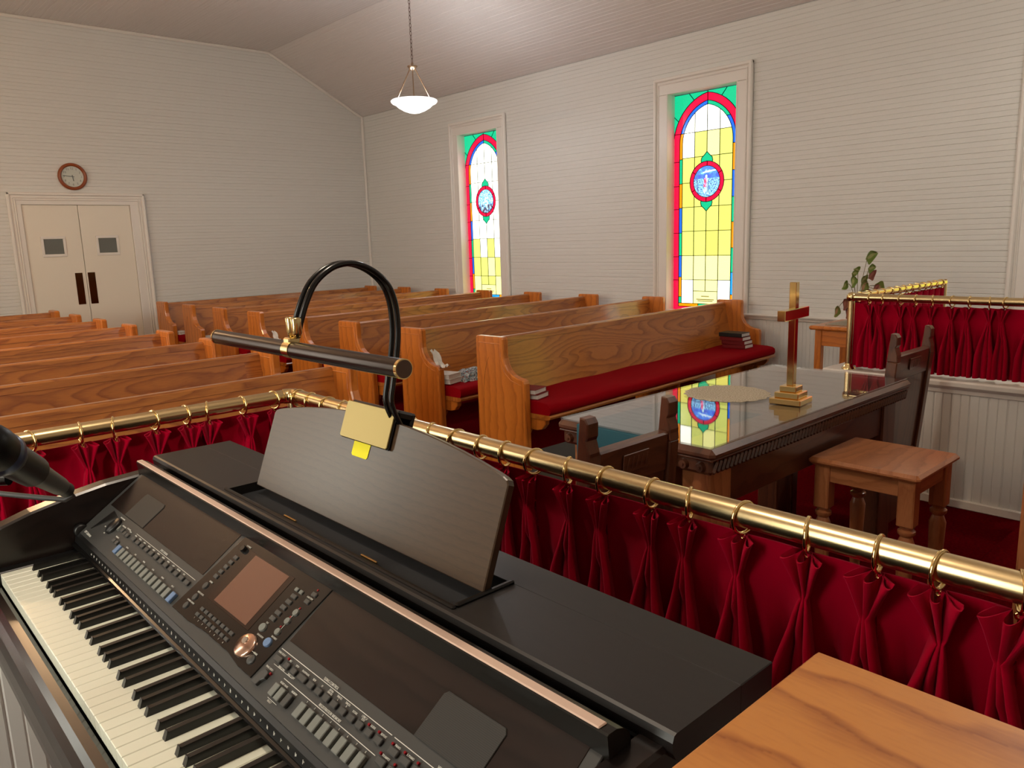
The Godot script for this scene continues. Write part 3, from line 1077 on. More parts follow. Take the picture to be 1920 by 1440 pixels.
func rails() -> void:
	# near rail round the organ corner, in two runs that meet at an elbow
	var x := 1.0
	var y := 0.922
	var zc := -2.046
	var rr := 0.0193
	var r := thing("brass_rail", "polished brass rail running past the piano with an elbow at its far corner", "rail", Vector3(x, y, zc), "")
	obj("tube", MB.new().tube([Vector3(0, 0, 0.028), Vector3(0, 0, 3.6)], rr, 28), M.brushed, r)
	obj("tube", MB.new().tube([Vector3(-0.028, 0, 0), Vector3(-2.4, 0, 0)], rr, 28), M.brushed, r)
	var path := []
	for i in 7:
		var a := PI / 2 * i / 6.0
		path.append(Vector3(-0.03 + 0.03 * sin(a), 0, 0.03 - 0.03 * cos(a)))
	var b := MB.new().tube(path, rr + 0.002, 28)
	obj("elbow", b, M.brass, r)
	obj("post", MB.new().tube([Vector3(-0.002, -0.02, 0.002), Vector3(-0.002, -0.30, 0.002)], 0.0165, 20), M.brushed, r)
	obj("post_flange", MB.new().lathe([Vector2(0.032, -0.302), Vector2(0.032, -0.296), Vector2(0.022, -0.284), Vector2(0.018, -0.275)], 20), M.brass, r)
	# curtain rings: (offset along the rail)
	var zs := [-2.006, -1.935, -1.84, -1.76, -1.555, -1.457, -1.375, -1.284, -1.202, -1.127, -1.044, -0.953, -0.862, -0.76, -0.686, -0.59, -0.489, -0.39, -0.315, -0.227, -0.13]
	var zp := []
	for i in zs.size():
		ring(Vector3(x, y - 0.0048, zs[i]), Vector3(0, 0, 1), 0.30 * sin(i * 2.4) + 0.12, 0.0245, "brass ring holding the velvet curtain on the long rail behind the piano", "rings on the long rail behind the piano")
		zp.append(zs[i] - zc)
	curtain("crimson velvet curtain on the long brass rail behind the piano", Vector3(x, 0, zc), Vector3(0, 0, 1), Vector3(-1, 0, 0), 0.015, 2.2, zp, 0.892, 0.618)
	var xs := [0.942, 0.85, 0.754, 0.697, 0.616, 0.521, 0.446, 0.34, 0.25, 0.15, 0.05]
	var xp := []
	for i in xs.size():
		ring(Vector3(xs[i], y - 0.0048, zc), Vector3(1, 0, 0), 0.35 * sin(i * 1.9 + 1.0), 0.0245, "brass ring holding the velvet curtain on the short rail left of the piano", "rings on the short rail left of the piano")
		xp.append(x - xs[i])
	curtain("crimson velvet curtain on the brass rail beyond the piano's left end", Vector3(x, 0, zc), Vector3(-1, 0, 0), Vector3(0, 0, 1), 0.015, 1.1, xp, 0.892, 0.618)
	# half wall under the near rail
	var w := struct("wall_choir", mb(1).box(Vector3(-1.39, 0.0, zc - 0.06), Vector3(1.06, 0.585, zc - 0.006)), M.wall, "white boarded half wall below the near brass rail")
	struct("half_wall_side", mb(1).box(Vector3(1.0, 0.0, zc), Vector3(1.06, 0.585, 1.6)), M.wall, "", w)
	for k in 20:
		struct("wainscot_board", plank(Vector3(-0.42 + 0.07 * k, 0.09, zc), Vector3(0, 0.495, 0), Vector3(0.07, 0, 0), Vector3(0, 0, 1)), M.wall, "", w)
	struct("cap", mb(0).box(Vector3(-1.39, 0.585, zc - 0.09), Vector3(1.09, 0.612, zc + 0.06), 0.008), M.trim, "", w)
	struct("cap", mb(2).box(Vector3(0.94, 0.585, zc + 0.06), Vector3(1.09, 0.612, 1.6), 0.008), M.trim, "", w)
	# right hand enclosure
	x = 3.98
	y = 1.0
	zc = -1.763
	r = thing("brass_rail", "brass rail with a corner post above the white half wall by the plant", "rail", Vector3(x, y, zc), "")
	obj("tube", MB.new().tube([Vector3(0, 0, 0.02), Vector3(0, 0, 1.6)], rr, 24), M.brushed, r)
	obj("tube", MB.new().tube([Vector3(0.02, 0, 0), Vector3(1.30, 0, 0)], rr, 24), M.brass, r)
	obj("corner_ball", MB.new().lathe([Vector2(0.001, -0.026), Vector2(0.016, -0.021), Vector2(0.0245, -0.009), Vector2(0.0245, 0.009), Vector2(0.016, 0.021), Vector2(0.001, 0.026)], 20), M.brass, r)
	for px in [0.0, 1.30]:
		obj("post", MB.new().tube([Vector3(px, 0.019 if px else -0.02, 0), Vector3(px, -0.372, 0)], 0.0165, 20), M.brushed, r)
		obj("post_flange", MB.new().lathe([Vector2(0.034, -0.376), Vector2(0.034, -0.368), Vector2(0.022, -0.356), Vector2(0.018, -0.345)], 20, Vector3(px, 0, 0)), M.brass, r)
	zs = [-1.671, -1.608, -1.519, -1.449, -1.375, -1.286, -1.213, -1.132, -1.066, -0.97, -0.89]
	zp = []
	for i in zs.size():
		ring(Vector3(x, y - 0.0048, zs[i]), Vector3(0, 0, 1), 0.3 * sin(i * 2.1), 0.0245, "brass ring on the front rail of the enclosure by the pulpit", "rings on the front rail of the enclosure")
		zp.append(zs[i] - zc)
	curtain("short crimson velvet curtain on the enclosure rail behind the tall chair", Vector3(x, 0, zc), Vector3(0, 0, 1), Vector3(-1, 0, 0), 0.02, 1.0, zp, 0.970, 0.645)
	xs = []
	for i in 13:
		xs.append(0.09 + 0.095 * i)
		ring(Vector3(x + 0.09 + 0.095 * i, y - 0.0048, zc), Vector3(1, 0, 0), 0.3 * sin(i * 1.7), 0.0245, "brass ring on the side rail of the enclosure near the plant", "rings on the side rail of the enclosure")
	curtain("crimson velvet curtain on the side rail of the enclosure near the plant", Vector3(x, 0, zc), Vector3(1, 0, 0), Vector3(0, 0, -1), 0.02, 1.29, xs, 0.970, 0.645)
	w = struct("wall_enclosure", mb(1).box(Vector3(3.986, 0.0, zc - 0.05), Vector3(4.05, 0.60, -0.93)), M.wall, "white boarded half wall below the enclosure rail")
	struct("half_wall_side", mb(1).box(Vector3(4.05, 0.0, zc - 0.05), Vector3(5.35, 0.60, zc + 0.01)), M.wall, "", w)
	for k in 11:
		struct("wainscot_board", plank(Vector3(3.98, 0.03, zc - 0.045 + k * 0.0785), Vector3(0, 0.56, 0), Vector3(0, 0, 0.0785), Vector3(-1, 0, 0)), M.wall, "", w)
	b = mb(2)
	b.prism(PackedVector2Array([Vector2(3.985, 0.555), Vector2(3.968, 0.560), Vector2(3.962, 0.580), Vector2(3.940, 0.590), Vector2(3.925, 0.600), Vector2(3.922, 0.618), Vector2(3.93, 0.626), Vector2(4.07, 0.626), Vector2(4.07, 0.555)]), 2, zc - 0.11, -0.93)
	b.box(Vector3(4.07, 0.60, zc - 0.11), Vector3(5.38, 0.626, zc + 0.07), 0.006)
	struct("cap", b, M.trim, "", w)
	struct("baseboard", mb(2).box(Vector3(3.965, 0.0, zc - 0.05), Vector3(3.985, 0.042, -0.93), 0.004), M.trim, "", w)
	var pl := thing("pulpit", "oak pulpit of which only one upright edge shows at the right", "pulpit", Vector3(2.25, 0.15, -0.53))
	obj("side_panel", mb(1).box(Vector3(0.0, 0, 0), Vector3(0.7, 1.0, 0.05), 0.006), M.midoak, pl)
	obj("side_panel", mb(1).box(Vector3(0.0, 0, 0.05), Vector3(0.05, 1.0, 0.55), 0.006), M.midoak, pl)
	obj("top", mb(0).box(Vector3(-0.03, 1.0, -0.03), Vector3(0.75, 1.04, 0.6), 0.008), M.midoak, pl)


# ---------------------------------------------------------------- communion table, chairs, stool
func table() -> void:
	var x0 := 1.83
	var x1 := 3.258
	var z0 := -1.80
	var z1 := -1.181
	var t := thing("communion_table", "long dark oak communion table with a carved edge and glass top", "table", Vector3(x0, 0, z0))
	var w := x1 - x0
	var d := z1 - z0
	var b := mb(0)
	for s in [[0.0, 0.735, 0.0], [0.0, 0.735, 1.0]]:
		pass
	b.box(Vector3(0.015, 0.655, 0.015), Vector3(w - 0.015, 0.708, d - 0.015), 0.01)
	b.box(Vector3(0.0, 0.700, 0.0), Vector3(w, 0.7365, d), 0.014)
	obj("tabletop", b, M.dark, t)
	b = mb(0)
	var n := 62
	for i in n:
		var x := 0.03 + (w - 0.06) * i / (n - 1)
		b.place(Transform3D(Basis(Vector3(0, 0, 1), -0.5), Vector3(x, 0.680, d - 0.012)))
		b.box(Vector3(-0.006, -0.021, -0.006), Vector3(0.006, 0.021, 0.006), 0.005)
	b.moved = false
	b.tube([Vector3(0.01, 0.703, d - 0.012), Vector3(w - 0.01, 0.703, d - 0.012)], 0.005, 6)
	var cv := obj("edge_carving", b, M.dark, t)
	cv.set_meta("kind", "stuff")
	b = mb(0)
	for i in 10:
		var z := 0.05 + (d - 0.10) * i / 9.0
		b.tube([Vector3(0.016, 0.678, z), Vector3(0.004, 0.678, z)], [0.018, 0.013], 10)
		b.tube([Vector3(0.005, 0.678, z), Vector3(0.0, 0.678, z)], 0.005, 8)
	b.tube([Vector3(0.012, 0.703, 0.01), Vector3(0.012, 0.703, d - 0.01)], 0.005, 6)
	cv = obj("end_carving", b, M.dark, t)
	cv.set_meta("kind", "stuff")
	obj("apron", mb(0).box(Vector3(0.07, 0.53, d - 0.075), Vector3(w - 0.07, 0.66, d - 0.05), 0.003), M.dark, t)
	obj("apron", mb(0).box(Vector3(0.07, 0.53, 0.05), Vector3(w - 0.07, 0.66, 0.075), 0.003), M.midoak, t)
	obj("apron", mb(2).box(Vector3(0.055, 0.53, 0.075), Vector3(0.08, 0.66, d - 0.075), 0.003), M.midoak, t)
	obj("apron", mb(2).box(Vector3(w - 0.08, 0.53, 0.075), Vector3(w - 0.055, 0.66, d - 0.075), 0.003), M.dark, t)
	for sx in [0.045, w - 0.165]:
		for sz in [0.04, d - 0.14]:
			obj("leg", mb(1).box(Vector3(sx, 0.0, sz), Vector3(sx + 0.12, 0.66, sz + 0.10), 0.006), M.midoak if sx < 0.1 else M.dark, t)
	var g := obj("glass_sheet", mb(0).box(Vector3(x0 + 0.01, 0.7378, z0 + 0.01), Vector3(x1 - 0.01, 0.7435, z1 - 0.015), 0.0015), null)
	var gm := mat(Color(0.15, 0.26, 0.26), 0.015)
	gm.transparency = BaseMaterial3D.TRANSPARENCY_ALPHA
	gm.albedo_color.a = 0.12
	gm.metallic_specular = 0.7
	g.material_override = gm
	tag(g, "clear glass sheet covering the communion table", "glass sheet")
	# runner lies flat on the wood, then drops over the left end
	var rows := []
	for i in 12:
		var line := []
		for j in 9:
			var z := -1.70 + 0.385 * j / 8.0
			var p: Vector3
			if i < 4:
				p = Vector3(x0 + 0.50 - 0.165 * i, 0.7372, z)
			else:
				var q := (i - 4) / 7.0
				p = Vector3(x0 - 0.004 - 0.012 * q + 0.010 * sin(j * 1.9 + 1.0) * q, 0.736 - 0.42 * q, z + 0.012 * q * sin(j * 0.8))
			line.append(p)
		rows.append(line)
	b = mb(0).grid(rows)
	tag(obj("table_runner", b, M.teal), "teal cloth runner hanging over the left end of the communion table", "table runner")
	# doily with a scalloped edge
	b = MB.new()
	var c := Vector3(2.535, 0.7437, -1.58)
	var ring := []
	for i in 96:
		var a := TAU * i / 96.0
		var rr := 0.150 + 0.012 * absf(sin(a * 9.0))
		ring.append([rr, Vector3(cos(a), 0, sin(a))])
	var rad := [0.0, 0.2, 0.4, 0.6, 0.8, 0.93, 1.0]
	rows = []
	for k in rad.size():
		var line := []
		for i in 97:
			var e: Array = ring[i % 96]
			line.append(c + e[1] * e[0] * rad[k] + Vector3(0, 0.004 if k < 6 else 0.0, 0))
		rows.append(line)
	b.grid(rows, true)
	var lm: StandardMaterial3D = M.lace
	lm.albedo_texture = noise_tex(0.09, Color(0.62, 0.58, 0.50), Color(1, 0.97, 0.92), 256, 9)
	lm.albedo_color = Color(0.86, 0.84, 0.80)
	lm.uv1_triplanar = true
	lm.uv1_scale = Vector3(6, 6, 6)
	tag(obj("lace_doily", b, lm), "round cream crocheted doily lying on the glass", "doily")
	# altar cross
	var k := thing("altar_cross", "polished brass altar cross on a stepped base", "cross", Vector3(2.53, 0.7440, -1.32), "", 0.10)
	var s := [0.112, 0.086, 0.060]
	for i in 3:
		obj("base_step", MB.new().box(Vector3(-s[i] / 2, 0.021 * i, -s[i] / 2), Vector3(s[i] / 2, 0.021 * (i + 1), s[i] / 2), 0.0025), M.gold, k)
	obj("upright", MB.new().box(Vector3(-0.014, 0.063, -0.012), Vector3(0.014, 0.425, 0.012), 0.0015), M.gold, k)
	obj("crossbar", MB.new().box(Vector3(-0.105, 0.298, -0.014), Vector3(0.105, 0.334, 0.014), 0.0015), M.gold, k)


func chair(label: String, at: Vector3, w: float) -> void:
	# the back stands at z = 0 and faces us; the seat is on the far side (-z)
	var c := thing("chancel_chair", label, "chair", at, "tall chancel chairs beside the communion table")
	var lean := Transform3D(Basis(Vector3(1, 0, 0), 0.085), Vector3(0, 0.42, 0))
	var h := 0.495
	for x in [0.0, w - 0.042]:
		var b := mb(1)
		b.place(lean)
		b.box(Vector3(x, -0.10, -0.022), Vector3(x + 0.042, h - 0.115, 0.022), 0.004)
		# stepped, rounded finial
		b.prism(PackedVector2Array([Vector2(-0.022, h - 0.115), Vector2(0.022, h - 0.115), Vector2(0.018, h - 0.095), Vector2(0.018, h - 0.085), Vector2(0.006, h - 0.055), Vector2(0.010, h - 0.045), Vector2(0.008, h - 0.012), Vector2(-0.002, h), Vector2(-0.020, h)]), 0, x, x + 0.042, 0.003)
		b.moved = false
		b.box(Vector3(x + 0.0003, 0.0, -0.0215), Vector3(x + 0.0417, 0.33, 0.0215), 0.003)
		obj("back_post", b, M.dark, c)
	var b2 := mb(0)
	b2.place(lean)
	b2.box(Vector3(0.042, h - 0.20, -0.018), Vector3(w - 0.042, h - 0.09, 0.016), 0.005)
	obj("top_rail", b2, M.dark, c)
	b2 = mb(1)
	b2.place(lean)
	b2.box(Vector3(0.041, -0.05, -0.012), Vector3(w - 0.041, h - 0.195, 0.010), 0.002)
	b2.moved = false
	b2.box(Vector3(0.041, 0.06, -0.012), Vector3(w - 0.041, 0.368, 0.010), 0.002)
	obj("back_panel", b2, M.dark, c)
	b2 = mb(0)
	b2.place(lean)
	b2.box(Vector3(w * 0.36, h - 0.165, 0.018), Vector3(w * 0.64, h - 0.115, 0.0215), 0.003)
	for i in 5:
		b2.tube([Vector3(w * (0.40 + 0.05 * i), h - 0.155, 0.0215), Vector3(w * (0.42 + 0.05 * i), h - 0.125, 0.0215)], 0.002, 5)
	obj("carved_block", b2, M.dark, c)
	obj("seat", mb(0).box(Vector3(0.0, 0.40, -0.44), Vector3(w, 0.435, -0.01), 0.008), M.dark, c)
	obj("seat_pad", mb(0).box(Vector3(0.02, 0.435, -0.42), Vector3(w - 0.02, 0.47, -0.05), 0.014), M.cushion, c)
	for x in [0.0, w - 0.05]:
		obj("front_leg", mb(1).box(Vector3(x, 0.0, -0.43), Vector3(x + 0.05, 0.40, -0.38), 0.004), M.dark, c)


func turned_leg(h: float) -> MB:
	var b := mb(1)
	b.box(Vector3(-0.026, h - 0.155, -0.026), Vector3(0.026, h, 0.026), 0.004)
	b.lathe([Vector2(0.012, 0.0), Vector2(0.018, 0.02), Vector2(0.019, 0.06), Vector2(0.025, 0.075), Vector2(0.025, 0.085), Vector2(0.017, 0.10), Vector2(0.022, 0.18), Vector2(0.027, h - 0.215), Vector2(0.018, h - 0.19), Vector2(0.027, h - 0.18), Vector2(0.027, h - 0.17), Vector2(0.018, h - 0.165), Vector2(0.026, h - 0.154)], 20)
	return b


func stool() -> void:
	var s := thing("plant_stand", "small square oak stand with turned legs in front of the communion table", "stand", Vector3(2.645, 0.0, -1.035))
	var w := 0.182
	var h := 0.58
	obj("top", mb(0).prism(PackedVector2Array([Vector2(-w, -w + 0.01), Vector2(-w + 0.01, -w), Vector2(w - 0.01, -w), Vector2(w, -w + 0.01), Vector2(w, w - 0.01), Vector2(w - 0.01, w), Vector2(-w + 0.01, w), Vector2(-w, w - 0.01)]), 1, h - 0.026, h, 0.010), M.midoak, s)
	for k in 4:
		var r := Basis(Vector3.UP, PI / 2 * k)
		var b := mb(0)
		b.place(Transform3D(r, Vector3.ZERO))
		b.box(Vector3(-0.115, h - 0.085, 0.135), Vector3(0.115, h - 0.026, 0.153), 0.002)
		obj("apron", b, M.midoak, s)
	for sx in [-1.0, 1.0]:
		for sz in [-1.0, 1.0]:
			var l := obj("leg", turned_leg(h - 0.026), M.midoak, s)
			l.position = Vector3(sx * 0.138, 0, sz * 0.138)


func plant() -> void:
	var t := thing("side_table", "oak side table carrying the potted plant beside the window wall", "table", Vector3(5.75, NAVE, -2.52))
	var h := 0.65 - NAVE
	obj("top", mb(0).box(Vector3(-0.27, h - 0.03, -0.22), Vector3(0.27, h, 0.22), 0.010), M.oakend, t)
	obj("apron", mb(0).box(Vector3(-0.22, h - 0.15, 0.155), Vector3(0.22, h - 0.03, 0.175), 0.003), M.oakend, t)
	obj("apron", mb(2).box(Vector3(-0.225, h - 0.15, -0.17), Vector3(-0.205, h - 0.03, 0.17), 0.003), M.oakend, t)
	for sx in [-1.0, 1.0]:
		for sz in [-1.0, 1.0]:
			obj("leg", mb(1).box(Vector3(sx * 0.21 - 0.025, 0, sz * 0.16 - 0.025), Vector3(sx * 0.21 + 0.025, h - 0.03, sz * 0.16 + 0.025), 0.004), M.oakend, t)
	var mt := obj("place_mat", mb(0).box(Vector3(5.58, 0.651, -2.66), Vector3(5.92, 0.655, -2.36), 0.001), M.lace)
	tag(mt, "white cloth mat under the potted plant", "mat")
	var p := thing("potted_plant", "caladium with green and pink leaves in a black pot", "plant", Vector3(5.73, 0.656, -2.50))
	obj("pot", MB.new().lathe([Vector2(0.055, 0.0), Vector2(0.085, 0.155), Vector2(0.09, 0.16), Vector2(0.09, 0.18), Vector2(0.078, 0.18), Vector2(0.075, 0.15), Vector2(0.001, 0.15)], 24), M.black, p)
	var cols := [[Color(0.42, 0.52, 0.20), Color(0.70, 0.72, 0.48)], [Color(0.50, 0.24, 0.20), Color(0.62, 0.34, 0.30)], [Color(0.45, 0.50, 0.22), Color(0.75, 0.55, 0.45)]]
	var lm := []
	for c in cols:
		var m := mat(Color.WHITE, 0.5)
		m.albedo_texture = leaf_tex(c[0], c[1])
		m.backlight_enabled = true
		m.backlight = Color(0.15, 0.15, 0.08)
		lm.append(m)
	# tip offset from the pot in picture terms: right, up, toward us; size; kind; heading of the blade; droop
	var lv := [[0.085, 0.475, 0.0, 0.11, 0, 0.5, 0.9], [0.075, 0.40, 0.03, 0.075, 0, 0.2, 0.2], [0.02, 0.39, -0.02, 0.06, 0, 2.9, 0.1], [-0.075, 0.335, 0.03, 0.085, 0, 4.3, 1.1], [-0.055, 0.37, 0.0, 0.06, 0, 0.1, 0.3], [-0.135, 0.30, 0.02, 0.075, 0, 3.7, 0.8], [0.03, 0.29, 0.04, 0.12, 2, 3.9, 1.2], [0.12, 0.335, 0.0, 0.085, 1, 0.9, 0.9], [0.155, 0.27, 0.03, 0.105, 2, -0.6, 0.8], [0.115, 0.25, 0.05, 0.06, 1, 0.8, 0.9], [0.045, 0.235, 0.06, 0.095, 1, 4.4, 1.3], [-0.085, 0.195, 0.05, 0.06, 1, 3.4, 0.6], [-0.155, 0.175, 0.04, 0.085, 1, 4.2, 1.2], [-0.23, 0.125, 0.04, 0.085, 2, 4.0, 1.1], [-0.145, 0.105, 0.06, 0.075, 1, 4.1, 1.2], [0.08, 0.30, -0.03, 0.08, 0, 1.0, 0.8], [0.0, 0.21, 0.06, 0.07, 2, 3.6, 1.0]]
	# picture axes seen from the camera: right is towards +x +z, toward us is -x +z
	var R := Vector3(0.74, 0, 0.672).rotated(Vector3.UP, 0.42)
	var T := Vector3(0, 1, 0).cross(R) * -1.0
	for e in lv:
		var base: Vector3 = Vector3(0, 0.15, 0) + R * e[0] * 0.1
		var at: Vector3 = R * e[0] + Vector3(0, e[1], 0) + T * e[2]
		var path := []
		for i in 7:
			var f := i / 6.0
			path.append(base.lerp(at, f) + Vector3(0, 0.05 * sin(PI * f), 0) * (1.0 if absf(e[0]) > 0.1 else 0.2))
		obj("stem", MB.new().tube(path, 0.0022, 6), mat(Color(0.45, 0.42, 0.22), 0.6), p)
		var hd: Vector3 = (R * cos(e[5]) + Vector3.UP * sin(e[5])).normalized()
		var nr: Vector3 = (T * -1.0 + Vector3(0, 0.35, 0)).normalized()
		var side := hd.cross(nr).normalized()
		nr = side.cross(hd).normalized()
		var rows := []
		var L: float = e[3]
		for i in 11:
			var f := i / 10.0
			var hw := L * 0.56 * pow(sin(PI * pow(f, 0.62) * 0.98 + 0.02), 0.8) * (1.0 - 0.25 * f)
			var line := []
			for j in 7:
				var q := j / 3.0 - 1.0
				line.append(at + hd * (L * (f - 0.18)) + side * q * hw + nr * (-0.25 * L * f * f * e[6] * 0.5 - 0.10 * L * q * q + 0.02 * L * sin(f * 9.0 + q * 3.0)))
			rows.append(line)
		var b := MB.new()
		b.grid(rows)
		for i in b.t.size():
			var q: Vector3 = b.v[i] - at
			b.t[i] = Vector2(q.dot(hd) / L + 0.18, q.dot(side) / (L * 0.9) + 0.5)
		obj("leaf", b, lm[e[4]], p)


func leaf_tex(edge: Color, mid: Color) -> ImageTexture:
	var im := Image.create(64, 64, false, Image.FORMAT_RGB8)
	for j in 64:
		for i in 64:
			var x := i / 63.0
			var y := absf(j / 63.0 - 0.5)
			var d := y * 2.6 + absf(x - 0.45) * 0.9
			var c := mid.lerp(edge, smoothstep(0.25, 0.75, d))
			if y < 0.015 or absf(fposmod((x - y * 1.2) * 5.0, 1.0) - 0.5) < 0.05:
				c = c.lerp(Color(0.60, 0.42, 0.36), 0.55)
			im.set_pixel(i, j, c)
	return ImageTexture.create_from_image(im)


# ---------------------------------------------------------------- the electric piano
const PB := Vector3(0.43, 0, -1.083)
var PT := Transform3D(Basis(Vector3(0, 0, 1), Vector3(0.8215, 0.5702, 0), Vector3(-0.5702, 0.8215, 0)), Vector3(0.347, 0.781, 0))
var PR := Transform3D(Basis(Vector3(0, 0, 1), Vector3(0.3497, 0.9369, 0), Vector3(-0.9369, 0.3497, 0)), Vector3(0.597, 0.89, 0))


func part(root: Node3D, called: String, b: MB, m: Material, label := "") -> MeshInstance3D:
	var o := obj(called, b, m, root)
	o.position = -PB
	if label:
		o.set_meta("label", label)
	return o


# a panel box: s along the keyboard, t up the slope, h above the panel
func pbox(s0: float, s1: float, t0: float, t1: float, h0: float, h1: float, bv := 0.0, axis := 0) -> MB:
	var b := mb(axis)
	b.place(PT)
	b.box(Vector3(s0, t0, h0), Vector3(s1, t1, h1), bv)
	return b


func pround(s: float, t: float, rs: float, rt: float, h: float) -> MB:
	var b := MB.new()
	b.place(Transform3D(PT.basis * Basis(Vector3(1, 0, 0), PI / 2), PT * Vector3(s, t, 0)))
	b.lathe([Vector2(rs, 0.0), Vector2(rs, h * 0.7), Vector2(rs * 0.9, h), Vector2(0.0002, h)], 20, Vector3.ZERO, 1.0, rt / rs)
	return b


func ptext(s: String, size: float, at: Vector2, parent: Node3D) -> void:
	letters(s, size, PT * Transform3D(Basis(), Vector3(at.x, at.y, 0.0032)), M.print, parent)


func piano() -> void:
	var p := thing("digital_piano", "dark rosewood digital piano with a sloping control panel full of buttons", "piano", PB)
	var b := mb(0)
	# case
	var side := PackedVector2Array([Vector2(0.16, 0.63), Vector2(0.148, 0.66), Vector2(0.150, 0.762), Vector2(0.165, 0.79), Vector2(0.217, 0.826), Vector2(0.27, 0.842), Vector2(0.34, 0.857), Vector2(0.41, 0.868), Vector2(0.50, 0.874), Vector2(0.705, 0.874), Vector2(0.705, 0.0), Vector2(0.45, 0.0), Vector2(0.43, 0.04), Vector2(0.48, 0.10), Vector2(0.48, 0.63)])
	for z in [[-1.762, -1.722], [-0.420, -0.385]]:
		part(p, "side_panel", mb(0).prism(side, 2, z[0], z[1], 0.004), M.rose)
	part(p, "key_bed", mb(2).box(Vector3(0.175, 0.625, -1.722), Vector3(0.70, 0.70, -0.42)), M.rose)
	part(p, "knee_board", mb(2).box(Vector3(0.50, 0.05, -1.722), Vector3(0.52, 0.63, -0.42)), M.rose)
	part(p, "back_board", mb(2).box(Vector3(0.68, 0.04, -1.722), Vector3(0.70, 0.86, -0.42)), M.rose)
	part(p, "inner_deck", mb(2).box(Vector3(0.36, 0.70, -1.722), Vector3(0.69, 0.755, -0.42)), M.black)
	b = mb(2)
	b.prism(PackedVector2Array([Vector2(0.1985, 0.69), Vector2(0.1985, 0.7215), Vector2(0.192, 0.7245), Vector2(0.180, 0.723), Vector2(0.172, 0.717), Vector2(0.164, 0.705), Vector2(0.159, 0.69), Vector2(0.1575, 0.665), Vector2(0.160, 0.640), Vector2(0.168, 0.626), Vector2(0.20, 0.622)]), 2, -1.722, -0.42)
	part(p, "key_slip", b, M.keyslip)
	# lid with the music rest tray let into it
	b = mb(2)
	b.prism(PackedVector2Array([Vector2(0.545, 0.857), Vector2(0.5335, 0.862), Vector2(0.5285, 0.871), Vector2(0.5275, 0.882), Vector2(0.530, 0.8885), Vector2(0.534, 0.890), Vector2(0.545, 0.890)]), 2, -1.791, -0.378)
	b.box(Vector3(0.643, 0.857, -1.791), Vector3(0.706, 0.890, -0.378), 0.001)
	b.box(Vector3(0.545, 0.857, -1.791), Vector3(0.643, 0.890, -1.422))
	b.box(Vector3(0.545, 0.857, -0.722), Vector3(0.643, 0.890, -0.378))
	var lid := part(p, "lid", b, M.rosetop)
	obj("tray", mb(2).box(Vector3(0.545, 0.858, -1.422), Vector3(0.643, 0.872, -0.722)), M.felt, lid)
	b = mb(2)
	b.box(Vector3(0.540, 0.886, -1.424), Vector3(0.5475, 0.8935, -0.718), 0.002)
	b.box(Vector3(0.5475, 0.886, -0.7255), Vector3(0.646, 0.8945, -0.7175), 0.002)
	obj("tray_frame", b, M.blackmetal, lid)
	for z in [-1.22, -0.965]:
		obj("page_clip", mb(2).box(Vector3(0.571, 0.872, z - 0.022), Vector3(0.5745, 0.8765, z + 0.022), 0.001), M.gold, lid)
	# fallboard edge with its pale strip
	b = mb(2)
	b.prism(PackedVector2Array([Vector2(0.4805, 0.860), Vector2(0.4775, 0.897), Vector2(0.4795, 0.8985), Vector2(0.491, 0.8985), Vector2(0.500, 0.895), Vector2(0.508, 0.888), Vector2(0.511, 0.878), Vector2(0.509, 0.860)]), 2, -1.735, -0.413)
	var fb := part(p, "fallboard", b, M.fall)
	obj("pale_strip", mb(2).box(Vector3(0.4782, 0.898, -1.735), Vector3(0.4905, 0.9005, -0.424), 0.0012), M.copper, fb)
	# keys
	var wz := -1.694
	var names := [5, 6, 0, 1, 2, 3, 4]
	var wk := MB.new().grain(0, Vector2.ZERO)
	wk.box(Vector3(0.202, 0.7215, 0.0004), Vector3(0.352, 0.744, 0.0231), 0.0009)
	var wm := wk.mesh()
	var bk := MB.new().grain(0, Vector2.ZERO)
	var q := [Vector3(0.2495, 0.742, -0.0052), Vector3(0.2495, 0.742, 0.0052), Vector3(0.3455, 0.742, 0.0052), Vector3(0.3455, 0.742, -0.0052), Vector3(0.2545, 0.7545, -0.0041), Vector3(0.2545, 0.7545, 0.0041), Vector3(0.3455, 0.756, 0.0041), Vector3(0.3455, 0.756, -0.0041)]
	bk.quad(q[4], q[5], q[6], q[7], Vector3.UP)
	bk.quad(q[0], q[1], q[5], q[4], Vector3(-1, 0.3, 0))
	bk.quad(q[1], q[2], q[6], q[5], Vector3(0, 0, 1))
	bk.quad(q[0], q[3], q[7], q[4], Vector3(0, 0, -1))
	bk.quad(q[2], q[3], q[7], q[6], Vector3(1, 0, 0))
	bk.tube([Vector3(0.2552, 0.7546, -0.0038), Vector3(0.2552, 0.7546, 0.0038)], 0.0011, 6)
	var bm := bk.mesh()
	for k in 52:
		var o := obj("white_key", wm, M.white, p)
		o.position = -PB + Vector3(0, 0, wz + 0.0235 * k)
		var nm: int = names[k % 7]
		if k < 51 and nm != 2 and nm != 6:
			var sh: float = [-0.0018, 0.0018, 0.0, -0.0026, 0.0, 0.0026, 0.0][nm]
			o = obj("black_key", bm, M.blackkey, p)
			o.position = -PB + Vector3(0, 0, wz + 0.0235 * (k + 1) + sh)
	part(p, "red_felt", mb(2).box(Vector3(0.3462, 0.742, -1.694), Vector3(0.3530, 0.7475, -0.472)), M.redfelt, "narrow red felt strip behind the keys")
	for z in [[-1.722, -1.695], [-0.471, -0.42]]:
		part(p, "cheek_block", mb(2).box(Vector3(0.17, 0.70, z[0]), Vector3(0.352, 0.746, z[1]), 0.002), M.black)
